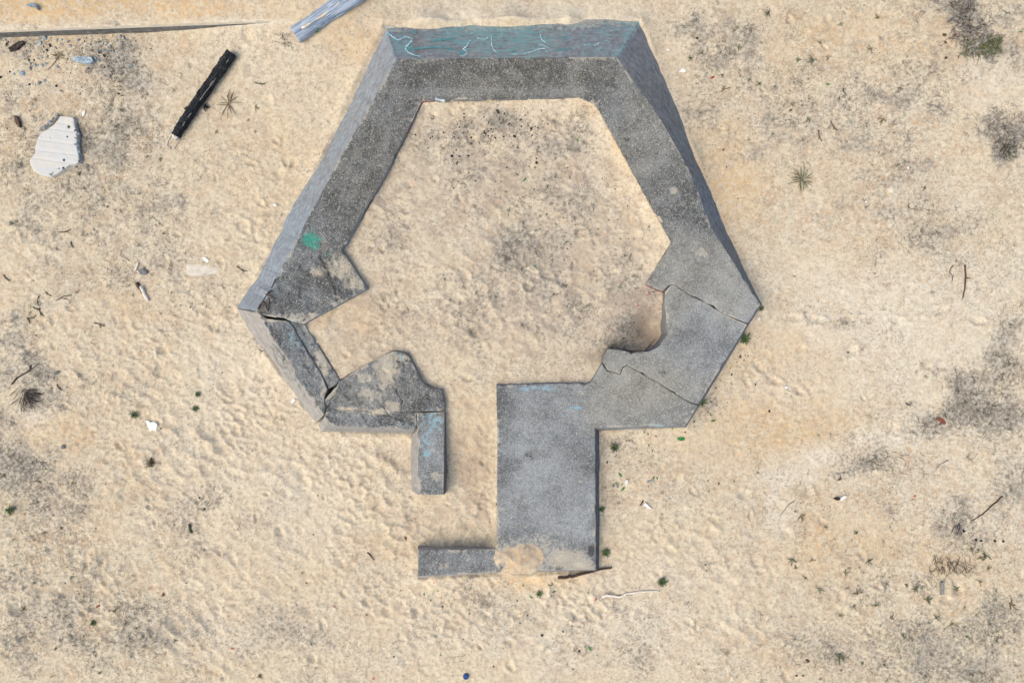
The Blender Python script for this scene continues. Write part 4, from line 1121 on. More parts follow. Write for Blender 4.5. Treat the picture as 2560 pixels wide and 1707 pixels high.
stick("twig", [(1608, 1250), (1600, 1263)], 0.016, M_BROWN, "dark twig crossing the white stub of wood", "twig", up=1.0)
shard("white_strip", [(1616, 1203), (1632, 1197), (1635, 1201), (1618, 1206)], 0.015, M_STONE, "pale grey strip beside green glassy bits", "litter")
shard("grey_strip", [(1537, 1207), (1541, 1204), (1546, 1217), (1543, 1220)], 0.02, M_STONE, "short grey strip among green leaf scraps by the entrance slab", "litter")
shard("foil_scrap", [(1563, 1198), (1570, 1197), (1569, 1207), (1564, 1213), (1562, 1206)], 0.03, M_WHITE, "crumpled silver scrap among green leaf scraps by the entrance slab", "litter")
shard("white_capsule", around(1896, 797, 2.6, 5, 8, 0.2, .05), 0.04, M_WHITE, "white capsule just below the bunker's outer corner", "litter")
shard("white_packet", around(1964, 968, 5, 5, 4, .6, .05), 0.03, M_WHITE, "small white packet on open sand right of the bunker", "litter")
shard("brown_leaf", [(2337, 1046), (2345, 1042), (2356, 1046), (2364, 1056), (2360, 1062), (2349, 1055), (2343, 1051)], 0.02, M_REDB, "curled red-brown leaf on grey litter at the right", "leaf")
shard("brown_leaf", [(405, 1487), (409, 1480), (412, 1487), (408, 1490)], 0.015, M_REDB, "dark red-brown leaf at lower left, the smaller of two", "leaf")
shard("brown_leaf", [(239, 1519), (243, 1513), (251, 1509), (250, 1515), (244, 1518)], 0.015, M_REDB, "long dark red-brown leaf at lower left", "leaf")
shard("grey_wood_block", [(2348, 1452), (2356, 1452), (2357, 1484), (2348, 1484)], 0.05, M_GREYTW, "upright grey wood block among seedlings at lower right", "wood block")
shard("white_block", [(2095, 1245), (2110, 1237), (2114, 1240), (2102, 1250)], 0.04, M_WHITE, "white piece with a dark hollow beside it at right", "litter")
shard("dark_patch", around(2091, 1245, 7, 4, 9), 0.05, M_DRY, "dark patch next to the white piece at right", "clump")  # dark piece at the hollow beside the white block
stick("white_peg", [(2142, 1255), (2144, 1275)], 0.014, M_STRAW, "short white peg standing right of the white piece", "peg")
stick("root", [(2411, 662), (2413, 690), (2411, 720), (2406, 747)], 0.020, M_BROWN, "brown root with side twig on pale sand at the right", "root", extra=[([(2414, 695), (2424, 696)], 0.010)], taper=.5)
stick("root", [(2382, 663), (2372, 680), (2382, 690), (2379, 704)], 0.009, M_BROWN, "thin crooked root left of the longer brown root", "root", taper=.3)
stick("grey_stick", [(2315, 262), (2330, 264), (2345, 270), (2362, 282)], 0.017, M_GREYTW, "grey bent stick at upper right", "stick", taper=.4)
stick("dark_twig", [(918, 1380), (926, 1386), (936, 1399)], 0.016, M_DRY, "short dark twig left of the threshold bar", "twig", taper=.6)
stick("seed_pod", [(474, 1311), (475, 1322), (480, 1331)], 0.028, M_TEALTW, "curved olive pod on the sand at lower left", "pod", taper=.1)
stick("dark_rod", [(1241, 276), (1247, 284)], 0.02, M_BLACK, "short black rod on dark sand inside the bunker", "rod", taper=.1)
stick("dark_hook", [(1077, 295), (1080, 299), (1085, 297), (1082, 290)], 0.010, M_DRY, "small dark hook-shaped twig inside the bunker", "twig")
stick("grey_root", [(2505, 1240), (2480, 1262), (2455, 1285), (2430, 1300)], 0.016, M_BROWN, "slanting brown stick above the dry twigs at right", "stick", taper=.6)
stick("grey_root", [(2370, 1150), (2350, 1160), (2338, 1172)], 0.014, M_GREYTW, "short grey stick in grey litter at right edge", "stick", taper=.6)
stick("grey_root", [(1985, 1252), (1970, 1262), (1955, 1282), (1950, 1290)], 0.010, M_GREYTW, "thin grey root along the rim of the pale drift", "root", taper=.5)
stick("dark_branch", [(30, 960), (44, 944), (62, 934), (76, 925), (78, 912)], 0.017, M_DRY, "dark crooked branch above the black dead bush", "branch", extra=[([(76, 925), (92, 912)], .008), ([(76, 922), (72, 908)], .007)], taper=.3)

# twig litter, one by one
M_TW = [M_TEALTW, M_DRY, M_BROWN]
for (x, y, L, a, m, lab) in [(18, 694, 22, 40, 0, "dark forked twig at the left edge"), (181, 612, 16, 70, 0, "short green twig, upper left of the bunker"), (99, 752, 26, 85, 0, "green twig standing on end in a twig cluster at left"),
                             (92, 770, 20, 20, 0, "level green twig in a twig cluster at left"), (104, 780, 24, 60, 0, "slanting green twig in a twig cluster at left"), (161, 745, 40, -18, 0, "long green twig above a twig cluster at left"),
                             (80, 792, 24, -15, 0, "lowest twig below a twig cluster at left"), (72, 802, 16, 65, 0, "small green twig under the twig cluster at left"), (249, 812, 26, 15, 2, "red-brown forked twig left of the bunker's corner"),
                             (163, 577, 30, -15, 2, "red-brown twig spray at upper left"), (150, 968, 22, 45, 1, "dark twig right of the black dead bush"), (103, 983, 16, -10, 1, "small dark twig beside the black dead bush"),
                             (651, 208, 26, 2, 0, "green-brown bean-like twig right of the charred log"), (122, 735, 18, 30, 0, "small twig near the long green twig at left"), (606, 672, 28, 25, 0, "thin green sprig left of the bunker's outer wall"),
                             (1566, 1010 + 700, 1, 0, 0, None), (2270, 1010, 14, 30, 1, "small dark twig on smooth sand at right"), (2110, 230, 16, 70, 1, "thin brown twig at upper right"), (2050, 340, 30, 75, 1, "long thin brown stem at upper right"),
                             (2085, 315, 30, 55, 2, "thin brown curved stem right of a longer stem")]:
    if not lab: continue
    a = R(a); dx, dy = math.cos(a) * L / 2, math.sin(a) * L / 2
    k = random.choice((-1, 1)) * L * .12
    ex = [([(x, y), (x + dx * .5 - dy * .5, y + dy * .5 + dx * .5)], 0.007)] if L > 19 else []
    stick("twig", [(x - dx, y - dy), (x + k * math.sin(a), y - k * math.cos(a)), (x + dx, y + dy)], 0.011, M_TW[m], lab, "twig", "single twigs on the sand", taper=.4, up=0.9, extra=ex)

# the blue lid
def lathe(name, prof, mat, seg=28):
    co = []; fc = []
    for r, z in prof:
        for k in range(seg):
            a = 2 * math.pi * k / seg; co.append((r * math.cos(a), r * math.sin(a), z))
    for i in range(len(prof) - 1):
        for k in range(seg):
            a = i * seg + k; b = i * seg + (k + 1) % seg
            fc.append([a, b, b + seg, a + seg])
    return mesh_np(name, co, fc, mat)
lid = add("bottle_lid", lathe("bottle_lid", [(0.058, 0), (0.062, 0.012), (0.060, 0.035), (0.054, 0.042), (0.046, 0.040), (0.042, 0.028), (0.030, 0.026), (0.026, 0.036), (0.016, 0.038), (0.0, 0.038)], M_BLUEP), None, G(1165, 1689, -0.004),
          "round blue plastic lid near the bottom edge", "lid")
ring_c = add("sand_ring", lathe("sand_ring", [(0.024, 0), (0.036, 0.010), (0.044, 0.012), (0.046, 0.0)], M_LEAFG, 16), None, G(1376, 1459), "small greenish ring below the entrance slab", "ring")

# ------------------------------------------------------------------ plants
def blade_into(co, fc, base, ang, length, width, rise, droop, segs=4, twist=0.0):
    """one leaf: narrow folded strip that rises and droops"""
    b0 = len(co)
    dx, dy = math.cos(ang), math.sin(ang)
    for i in range(segs + 1):
        t = i / segs
        r = length * t
        z = rise * math.sin(min(t * 1.2, 1) * math.pi * .5) - droop * t * t
        ca = ang + twist * t; ex, ey = -math.sin(ca), math.cos(ca)
        w_ = width * (0.35 + 1.3 * t) * (1 - t ** 3) + 0.0008
        p = base + Vector((dx * r - dy * twist * r * t * .5, dy * r + dx * twist * r * t * .5, max(z, 0.003)))
        co += [p + Vector((ex * w_, ey * w_, w_ * .45)), p, p - Vector((ex * w_, ey * w_, -w_ * .45))]
    for i in range(segs):
        for k in range(2):
            a = b0 + i * 3 + k
            fc.append([a, a + 1, a + 4, a + 3])

def rosette_mesh(name, mat, n, length, width, rise=0.04, seed=0, gap=None, jitter=0.35):
    co = []; fc = []
    rr = random.Random(seed)
    for k in range(n):
        a = 2 * math.pi * k / n + rr.uniform(-.3, .3)
        if gap and gap[0] < (a % 6.283) < gap[1]: continue
        blade_into(co, fc, Vector((rr.uniform(-.1, .1) * length, rr.uniform(-.1, .1) * length, 0.0)), a, length * rr.uniform(1 - jitter, 1.15), width * rr.uniform(.7, 1.2), rise * rr.uniform(.6, 1.6), rise * rr.uniform(0, 1.2), 4, rr.uniform(-.6, .6))
    return mesh_np(name, [list(c) for c in co], fc, mat, True)

SEED = [rosette_mesh("seedling", m, n, 0.10, 0.009, 0.03, s, gap=(s * .7 % 5, s * .7 % 5 + 1.6), jitter=.75) for s, (m, n) in enumerate([(M_LEAFG, 9), (M_TUFT, 6), (M_LEAFG, 13), (M_OLIVE, 8), (M_LEAFG, 5), (M_OLIVE, 11), (M_LEAFG, 16), (M_GREYTW, 10)])]
TUFT = [rosette_mesh("green_tuft", M_TUFT, 34, 0.10, 0.011, 0.06, 50 + s, jitter=.6) for s in range(3)]

def pin(o, parent):
    """make o a part of parent without moving it"""
    bpy.context.view_layer.update()
    o.parent = parent; o.matrix_parent_inverse = parent.matrix_world.inverted()
    return o

def plant(me, px, py, sc, name, label, cat, group=None):
    o = add(name, me, None, G(px, py, 0.002), label, cat, group)
    o.scale = (sc, sc, sc); o.rotation_euler = (0, 0, random.uniform(0, 6.28))
    return o

plant(rosette_mesh("spiky_plant", M_LEAFG, 22, 0.34, 0.010, 0.09, 201, jitter=.5), 2002, 448, 1.0, "spiky_plant", "largest grey-green narrow-leaved plant alone on pale sand, upper right", "plant")
plant(rosette_mesh("spiky_plant", M_OLIVE, 14, 0.34, 0.009, 0.05, 202, jitter=.5), 573, 258, 1.0, "spiky_plant", "olive-brown straggly plant right of the charred log", "plant")
dry_plant = plant(rosette_mesh("spiky_plant", M_OLIVE, 10, 0.17, 0.009, 0.04, 203, jitter=.5), 148, 140, 1.0, "spiky_plant", "dry brown plant with a long stalk below the low wall", "plant")
pin(stick("stalk", [(146, 143), (138, 155), (130, 166), (118, 176)], 0.008, M_OLIVE, None, None, taper=.5), dry_plant)
for (x, y, s, lab) in [(1861, 846, 1.35, "dark green tuft against the bunker's right-hand slab edge"), (1902, 771, .7, "tiny green tuft at the bunker's outer right corner"), (1755, 1005, .95, "bright green tuft at the foot of the cracked slab"), (1536, 1118, 1.0, "round green tuft in the corner by the entrance slab"),
                       (338, 1036, .9, "green tuft above the white plate piece"), (490, 1021, .75, "green tuft below a smaller tuft, left of the scribbled wall"), (496, 985, .7, "faint green tuft left of the scribbled wall"), (29, 1274, 1.1, "dark green tuft at the left edge, low down"), (236, 1554, .8, "small green tuft at lower left below the red-brown leaf"),
                       (1514, 1380, 1.0, "sparse green tuft beside the foot of the entrance slab"), (1655, 1453, 1.15, "rounded green tuft above the bleached branch's tip"), (1348, 1483, .8, "dark green tuft below the entrance slab"), (1504, 1272, .75, "dark tuft tight against the entrance slab's long side"),
                       (790, 75, 1.1, "mossy tuft under the blue-grey driftwood beam"), (380, 1158, .01, None)]:
    if lab: plant(random.choice(TUFT), x, y, s, "green_tuft", lab, "plant", "single green tufts")
for (x, y) in [(2111, 1431), (2118, 1468), (2014, 1442), (1989, 1417), (1980, 1397), (2012, 1322), (2002, 1290), (2217, 1458), (2265, 1462), (2133, 1513), (2190, 1513), (2100, 1538), (2318, 1499), (2448, 1455), (2491, 1475),
               (2155, 1656), (2102, 1673), (2051, 1696), (2281, 1323), (2087, 1347), (2063, 1317), (2140, 1330), (2143, 1481), (2170, 1400), (2290, 1470), (2390, 1470), (2410, 1520), (2340, 1545), (2440, 1535), (2500, 1540), (2230, 1540), (2050, 1470),
               (2260, 1590), (2420, 1590), (2470, 1420), (2445, 1378), (2462, 1388), (2475, 1396), (2450, 1395), (2430, 1372), (2525, 1510), (2200, 1560), (2030, 1400), (2380, 1560), (2490, 1600)]:
    plant(random.choice(SEED), x, y, random.uniform(.55, 1.35), "seedling", "small grey-green seedling on the orange sand at lower right", "seedling", "seedlings at lower right")
plant(SEED[2], 2098, 1640, 1.7, "seedling", "large-leaved seedling on grey litter near the bottom right", "seedling", "seedlings at lower right")
for (x, y) in [(2049, 109), (2175, 122), (2203, 96), (1995, 152), (2070, 147), (1768, 124), (1791, 163), (1811, 224), (1898, 210), (2239, 416), (2270, 516), (2193, 45), (1920, 35), (1845, 120), (2030, 150), (2100, 60), (1980, 260), (1745, 210), (1725, 150), (2310, 470), (2205, 300), (2020, 300), (2250, 220)]:
    plant(random.choice(SEED), x, y, random.uniform(.7, 1.25), "seedling", "small grey-green seedling on the litter-strewn sand at upper right", "seedling", "seedlings at upper right")
for (x, y) in [(182, 1118 + 90), (95, 1492), (288, 1526), (140, 1620), (50, 1690), (10, 1190), (60, 1520), (130, 1690), (250, 1680), (330, 1640), (180, 1440), (40, 1410), (300, 1425), (440, 1600), (110, 1330), (210, 1500), (650, 1690), (780, 1610)]:
    plant(random.choice(SEED), x, y, random.uniform(.6, 1.0), "seedling", "small dark seedling on the grey-green sand at lower left", "seedling", "seedlings at lower left")
for (x, y) in [(200, 435), (370, 390), (620, 300), (640, 270), (400, 400), (400, 560), (240, 210), (30, 560), (410, 585), (355, 580), (640, 330), (540, 330), (90, 250)]:
    plant(random.choice(SEED), x, y, random.uniform(.5, .85), "seedling", "tiny faded seedling on the sand around the charred log", "seedling", "seedlings at upper left")

def bush(name, px, py, n, length, mats, label, cat="shrub", spread=(0, 6.283), up=0.10, center=0.12, leafw=0.006, seed=0, ell=(1, 1), twigs=0):
    rr = random.Random(seed)
    root = add(name, None, None, G(px, py), label, cat)
    groups = [([], []) for _ in mats]
    for k in range(n):
        co, fc = groups[k % len(mats)]
        a = rr.uniform(*spread); q = rr.random() ** .5
        bx, by = math.cos(rr.uniform(0, 6.28)) * center * q * ell[0], math.sin(rr.uniform(0, 6.28)) * center * q * ell[1]
        gg = float(gz(root.location.x + bx, root.location.y + by)) - root.location.z
        blade_into(co, fc, Vector((bx, by, gg + 0.004)), a, length * rr.uniform(.35, 1.1), leafw * rr.uniform(.6, 1.3), up * rr.uniform(.3, 1.2), up * rr.uniform(.1, 1.0), 4, rr.uniform(-.9, .9))
    for (co, fc), m, nm in zip(groups, mats, ["foliage", "dry_stems", "twigs"]):
        if co: add(nm, mesh_np(nm, [list(c) for c in co], fc, m), root, kind="stuff")
    return root
bush("dead_bush", 66, 985, 80, 0.34, [M_DRY, M_DRY], "black dead bush on stained sand at the left edge", spread=(-2.4, 0.2), center=0.16, leafw=0.005, seed=1, up=.12)
clump = bush("grass_clump", 2440, 122, 230, 0.17, [M_TUFT, M_OLIVE, M_GREYTW], "green and brown grass clump in the upper right corner", "grass clump", center=0.24, leafw=0.007, seed=2, ell=(1.3, .7))
bush("grass_clump", 2488, 112, 110, 0.13, [M_TUFT, M_OLIVE], "smaller green grass clump right of the big one", "grass clump", center=0.16, leafw=0.006, seed=3, ell=(.8, 1.2))
bush("dry_shrub", 2400, 50, 170, 0.20, [M_GREYTW, M_DRY], "grey dead shrub at the upper right top edge", center=0.45, leafw=0.006, seed=4, ell=(.7, 1.2))
bush("dry_shrub", 2440, 80, 90, 0.17, [M_GREYTW, M_DRY], "grey dead twigs joining shrub and grass clump", center=0.32, leafw=0.006, seed=14)
bush("dry_shrub", 2512, 374, 150, 0.12, [M_GREYTW, M_LEAFG, M_DRY], "round grey-green shrub at the right edge", center=0.22, leafw=0.007, seed=5)
bush("dry_shrub", 2490, 318, 110, 0.14, [M_GREYTW, M_GREYTW, M_DRY], "low grey shrub above the round grey-green one", center=0.55, leafw=0.005, seed=6, ell=(1.3, .45))
bush("dry_shrub", 2393, 1312, 46, 0.22, [M_DRY, M_GREYTW], "fan of dark dry twigs at the right", center=0.07, leafw=0.005, seed=7, spread=(-2.3, -1.2))
bush("dry_shrub", 2380, 1405, 70, 0.20, [M_OLIVE, M_DRY], "brown withered plant fan below the dry twigs", center=0.40, leafw=0.006, seed=8, spread=(-2.9, -.3), ell=(1.3, .5))
bush("dry_shrub", 380, 1155, 60, 0.12, [M_OLIVE, M_DRY], "small dry grass tuft left below the white plate piece", center=0.08, leafw=0.006, seed=9)
bush("dry_shrub", 2430, 985, 90, 0.14, [M_GREYTW, M_DRY], "flat grey dead shrub above the curled leaf at right", center=0.65, leafw=0.005, seed=10, ell=(1.2, .7))
bush("dry_shrub", 2200, 1158, 90, 0.13, [M_GREYTW, M_DRY], "long flat mat of dead stems at right", center=0.7, leafw=0.005, seed=11, ell=(1.5, .35))
bush("dry_shrub", 292, 205, 70, 0.09, [M_DRY, M_GREYTW], "dark dead mat between gravel and charred log", center=0.35, leafw=0.006, seed=12, ell=(.7, 1.3))
bush("seaweed_sprig", 714, 103, 24, 0.10, [M_TEALTW, M_DRY], "dark sprig at the end of the driftwood beam", "sprig", center=0.12, leafw=0.005, seed=13)
for (a, b, w_) in [((2438, 114), (2410, 124), .007), ((2436, 115), (2440, 134), .006), ((2429, 122), (2434, 146), .006), ((2406, 148), (2404, 175), .007), ((2405, 66), (2378, 60), .006)]:
    pin(stick("dry_stem", [a, ((a[0] + b[0]) / 2 + 2, (a[1] + b[1]) / 2), b], w_, M_STRAW, None, None, up=4, taper=.5, wob=.2), clump)

# ------------------------------------------------------------------ small loose things, each on its own
def cz(x, y): return (1020 + x * 0.1616, 230 + y * 0.1616)
PEB = [(345, 715), (375, 690), (590, 712), (690, 720), (715, 700), (780, 715), (865, 340), (985, 465), (865, 395), (760, 505), (795, 550), (925, 615), (975, 710), (1100, 795), (975, 797), (745, 900), (680, 995), (800, 1000), (935, 990),
       (765, 1088), (755, 1115), (710, 940), (1185, 640), (1205, 660), (1240, 680), (1310, 625), (1350, 715), (1300, 680), (1360, 570), (1435, 490), (1475, 437), (1490, 340), (1550, 505), (1570, 487), (1745, 432), (1810, 365), (1850, 490), (1855, 527),
       (1905, 570), (1900, 600), (2005, 555), (1970, 540), (2080, 455), (2165, 500), (1645, 690), (1990, 1095), (1965, 1170), (1985, 1030), (1525, 1170), (940, 1252), (920, 1320), (1045, 1375), (1350, 1385), (1435, 1388), (705, 1490), (1190, 975),
       (1625, 835), (1695, 862), (2020, 855), (2160, 835), (1920, 675), (1480, 692), (115, 665), (30, 1480), (310, 865), (2065, 290), (1755, 535), (1280, 575), (1175, 390), (1180, 610), (1240, 610), (850, 640), (700, 640), (550, 630)]
BIG = {(680, 995): 1.9, (1745, 432): 1.7, (975, 710): 1.6, (1645, 690): 1.7, (1905, 570): 1.5, (1350, 715): 1.5, (1990, 1095): 1.6, (800, 1000): 1.5, (935, 990): 1.4, (1185, 640): 1.4}
for p in PEB:
    px, py = cz(*p)
    rock("black", px, py, 0.018 * BIG.get(p, 1.0) * random.uniform(.8, 1.15), "pebble", "small black pebble on the sand under the bunker's top wall", "pebble", "black pebbles inside the bunker's top", up=.3)
for k in range(55):
    px, py = random.gauss(1420, 110), random.gauss(560, 90)
    if in_poly(np.array(px), np.array(py), INNER):
        rock("black", px, py, random.uniform(.010, .018), "pebble", "tiny dark pebble on the sand in the middle of the bunker", "pebble", "dark pebbles in the bunker's middle", up=.3)
for (px, py) in [(511, 1271), (1355, 1587), (1448, 1626), (2452, 1351), (2408, 1327), (2486, 1351), (2507, 1352), (2439, 1349)]:
    rock("black", px, py, random.uniform(.024, .034), "dark_pod", {511: "black ball on trampled sand at lower left", 1355: "black pod below the bunker, upper of two", 1448: "black pod below the bunker, lower of two"}.get(px, "black seed near the withered plant fan at right"), "pod", None if px in (511, 1355, 1448) else "black seeds at right", up=.4)
for (x, y, s) in [(1808, 375, .030), (1816, 418, .022), (1845, 497, .02), (1742, 96, .04), (2008, 580, .02), (1845, 298, .02), (1972, 300, .018), (1977, 276, .03), (2120, 881, .03), (1850, 892, .03), (1870, 890, .02), (1863, 887, .016), (1829, 936, .028), (1888, 961, .026), (1923, 1027, .034), (1818, 1006, .018),
                  (1777, 1004, .022), (1770, 1030, .02), (1735, 1053, .026), (1790, 970, .022), (1800, 950, .018), (1825, 920, .018), (1842, 905, .016), (1860, 900, .016), (1740, 1025, .018), (1757, 985, .018), (1712, 1080, .02), (1640, 1090, .018), (1620, 1085, .024), (1518, 1155, .03), (1734, 1160, .018), (1655, 1285, .02), (1621, 1215, .016), (1657, 1232, .018), (1675, 1245, .016),
                  (1770, 1201, .022), (1797, 1208, .024), (1835, 1203, .022), (1772, 1228, .022), (1763, 1411, .024), (1766, 1426, .02), (2018, 1650, .05), (2210, 1661, .03), (1991, 1688, .03), (2007, 1688, .026), (2160, 14, .02), (2360, 88, .05), (2365, 145, .04), (2364, 107, .03)]:
    rock("brown" if random.random() < .6 else "black", x, y, s * .8, "dark_chip", "dark brown chip scattered on the sand right of the bunker", "chip", "dark chips right of the bunker", up=.3)
for k in range(70):
    t = random.random()
    px, py = random.choice([(random.uniform(560, 1000), random.uniform(1100, 1650)), (random.uniform(350, 640), random.uniform(700, 1250)), (random.uniform(1050, 1500), random.uniform(1480, 1700)), (random.uniform(150, 560), random.uniform(1250, 1690))])
    rock("brown" if t < .5 else "black", px, py, random.uniform(.010, .020), "dark_chip", "tiny dark chip scattered on the trampled sand left of and below the bunker", "chip", "dark chips left of and below the bunker", up=.3)
# gravel below the low wall
for k in range(120):
    px = random.choice([random.uniform(0, 330), random.gauss(150, 90), random.gauss(250, 50)]); py = random.choice([random.gauss(112, 14), random.gauss(140, 28), random.uniform(95, 240)])
    ly = 82 - 27 * px / 735
    if px < -10 or py < ly + 14: continue
    rock(random.choice(["grey", "grey", "blue", "black"]), px, py, random.uniform(.012, .034), "gravel_stone", "grey gravel stone scattered below the low wall at upper left", "stone", "gravel below the low wall", up=.3)
def fine_gravel():
    n = 1500
    px = np.concatenate([rng.uniform(0, 340, n // 2), rng.normal(170, 110, n - n // 2)]); py = np.concatenate([rng.normal(118, 22, n // 2), rng.uniform(95, 250, n - n // 2)])
    ok = (px > -20) & (px < 380) & (py > 96 - 27 * px / 735) & (fbm(px, py, 1 / 40, 3, 150) > -0.12)
    px, py = px[ok], py[ok]; n = len(px)
    x, y, _z = W(px, py, 0.0); z = gz(x, y)
    base = np.array([[1, 0, 0], [-1, 0, 0], [0, 1, 0], [0, -1, 0], [0, 0, .7], [0, 0, -.7]], dtype=float)
    fcs = np.array([[0, 2, 4], [2, 1, 4], [1, 3, 4], [3, 0, 4], [2, 0, 5], [1, 2, 5], [3, 1, 5], [0, 3, 5]])
    sz = rng.uniform(.004, .013, n); a = rng.uniform(0, 6.28, n)
    co = base[None] * sz[:, None, None] * rng.uniform(.7, 1.3, (n, 6, 1))
    cx = co[..., 0] * np.cos(a)[:, None] - co[..., 1] * np.sin(a)[:, None]; cy = co[..., 0] * np.sin(a)[:, None] + co[..., 1] * np.cos(a)[:, None]
    pts = np.stack([cx + x[:, None], cy + y[:, None], co[..., 2] + z[:, None] + .003], -1).reshape(-1, 3)
    ff = (fcs[None] + 6 * np.arange(n)[:, None, None]).reshape(-1, 3)
    add("gravel", mesh_np("gravel", pts, ff, M_STONE, False), kind="stuff", label="fine grey gravel strewn below the low wall")
fine_gravel()
rock("blue", 57, 184, .05, "blue_stone", "blue-grey stone below the gravel at the left edge", "stone")
rock("blue", 35, 186, .03, "blue_stone", "small blue chip left of a blue-grey stone", "stone")
rock("blue", 100, 109, .04, "blue_stone", "bluish stone in the gravel, the biggest next to the wall", "stone")
rock("blue", 112, 95, .038, "blue_stone", "dark violet stone touching the low wall", "stone")
rock("grey", 159, 1117, .05, "grey_stone", "round grey stone at left, below the black dead bush", "stone")
rock("grey", 143, 932, .05, "grey_stone", "pale grey pebble right of the black dead bush", "stone", stretch=1.4, rot=.2)
rock("white", 689, 513, .034, "white_pebble", "white bottle-cap-like pebble left of the bunker's long wall", "pebble")
for (x, y) in [(1672, 126), (1668, 219), (1692, 177), (1688, 185), (1700, 180), (1708, 215), (1860, 385), (2198, 16), (2030, 120), (2020, 325), (2270, 420), (2165, 505), (2284, 330), (450, 1228), (226, 1224), (136, 1234), (196, 1200), (400, 760), (283, 805), (398, 833), (419, 888), (285, 863), (137, 908), (1540, 618), (1588, 715), (1718, 1190), (1697, 1212), (1750, 1420), (1382, 1620), (603, 1606), (1880, 1280), (1752, 1400), (1800, 1637), (2210, 690), (2396, 690), (2140, 900), (2525, 1206), (2410, 1220), (1946, 1433), (2540, 70), (400, 1600), (700, 1520), (820, 1470), (1250, 1640), (1040, 1560), (960, 1620), (70, 1445)]:
    rock("white", x, y, random.uniform(.010, .020), "shell_bit", "tiny white shell bit lying on the open sand", "shell", "white shell bits on the sand", up=.3)
rock("white", 1708, 177, .05, "white_stone", "white stone on the sand outside the bunker's top right wall", "stone", up=.2)
rock("white", 1671, 126, .036, "white_stone", "smaller white stone near the bunker's top right corner", "stone", up=.2)

def leaf_mesh(name, mat, seed):
    rr = random.Random(seed)
    co = []; fc = []
    blade_into(co, fc, Vector((-.5, 0, 0)), 0, 1.0, rr.uniform(.14, .24), .25, .1, 5, rr.uniform(-.5, .5))
    return mesh_np(name, [list(c) for c in co], fc, mat, True)
LEAF = {"g": [leaf_mesh("green_leaf", M_GREEN, s) for s in range(3)], "r": [leaf_mesh("red_petal", M_RED, s) for s in range(3)], "b": [leaf_mesh("brown_leaf", M_REDB, s) for s in range(2)]}
def leaf(kind, px, py, size, name, label, group):
    o = add(name, random.choice(LEAF[kind]), None, G(px, py, .006), label, "leaf" if kind != "r" else "petal", group)
    o.scale = (size, size * random.uniform(.8, 1.3), size * .5); o.rotation_euler = (random.uniform(-.15, .15), random.uniform(-.15, .15), random.uniform(0, 6.28))
for (x, y, s) in [(1549, 1186, .11), (1534, 1213, .06), (1555, 1210, .07), (1558, 1221, .08), (1513, 1219, .05), (1633, 1193, .05), (1642, 1195, .05), (1614, 1267, .04), (1702, 1098, .14), (1783, 1052, .10), (1776, 1037, .06), (1622, 1112, .05), (1631, 1126, .05), (1680, 1010 + 60, .05), (1610, 1080, .05), (1786, 953, .05), (1817, 890, .04), (1736, 1066, .04), (1640, 1160, .04)]:
    leaf("g", x, y, s * 1.15, "green_leaf", "bright green leaf scrap between entrance slab and right-hand sand", "green leaf scraps right of the entrance slab")
for (x, y, s) in [(1384, 1479, .09), (1327, 1492, .07), (1308, 1463, .05), (1470, 1481, .05), (1473, 1620, .10), (1095, 1476, .04), (1060, 1484, .06), (951, 1488, .04), (1002, 1475, .04), (970, 1573, .05), (1177, 1469, .05), (1101, 1636, .05), (790, 1579, .05), (1088, 1590, .05), (1300, 1555, .05)]:
    leaf("g", x, y, s * 1.15, "green_leaf", "green leaf scrap on the sand below the bunker", "green leaf scraps below the bunker")
for (x, y, s) in [(1443, 350, .06), (1312, 450, .09), (1415, 605, .07), (1410, 590, .05), (1336, 666, .07), (1350, 540, .05), (1265, 480, .05), (1390, 560, .05)]:
    leaf("g", x, y, s * 1.1, "green_leaf", "green leaf scrap on the sand inside the bunker", "green leaf scraps inside the bunker")
for (x, y, s) in [(2069, 212, .08), (1931, 336, .07), (1871, 351, .05), (2551, 81, .09), (1994, 610, .04), (704, 1049, .05)]:
    leaf("g", x, y, s, "green_leaf", "lone green leaf scrap on open sand beside the bunker", "lone green leaf scraps")
for (x, y) in [(1620, 729), (1620, 737), (1632, 728), (1561, 759), (1565, 775), (1558, 705), (1528, 824), (1540, 760), (1594, 765)]:
    leaf("r", x, y, random.uniform(.035, .06), "red_petal", "red petal on the dark sand of the broken bite", "red petals in the broken bite")
for k in range(34):
    x, y = random.choice([(random.uniform(960, 1260), random.uniform(1240, 1310)), (random.uniform(920, 1300), random.uniform(1440, 1520)), (random.uniform(880, 1040), random.uniform(1330, 1430)), (random.uniform(560, 1000), random.uniform(1090, 1300))])
    leaf("r", x, y, random.uniform(.02, .042), "red_petal", "tiny red petal on the trampled sand around the entrance passage", "red petals around the passage")
for (x, y, s, lab) in [(1490, 1497, .08, "red leaf at the root of the bleached branch"), (934, 1695, .07, "red scrap at the bottom edge left of the blue lid"), (2286, 1239, .07, "red scrap on sand at right"), (1781, 194, .10, "dark red scrap on sand outside the top right wall"), (581, 1620, .08, "red scrap low at left of centre, upper of two reds"), (836, 1516, .06, "pink-red scrap at lower centre left"), (292, 445, .07, "rust red star-like scrap at upper left")]:
    leaf("r", x, y, s, "red_scrap", lab, None)
for (x, y, s, lab) in [(1015, 1345, .11, "red-brown leaf above the threshold bar's left end"), (2098, 1197, .10, "brown leaf in grey litter at right"), (2385, 88, .12, "red-brown leaf left of the grass clump"), (2395, 143, .10, "reddish leaf below the grass clump"), (1850, 890, .08, "brown leaf beside the cracked slab")]:
    leaf("b", x, y, s, "brown_leaf", lab, None)

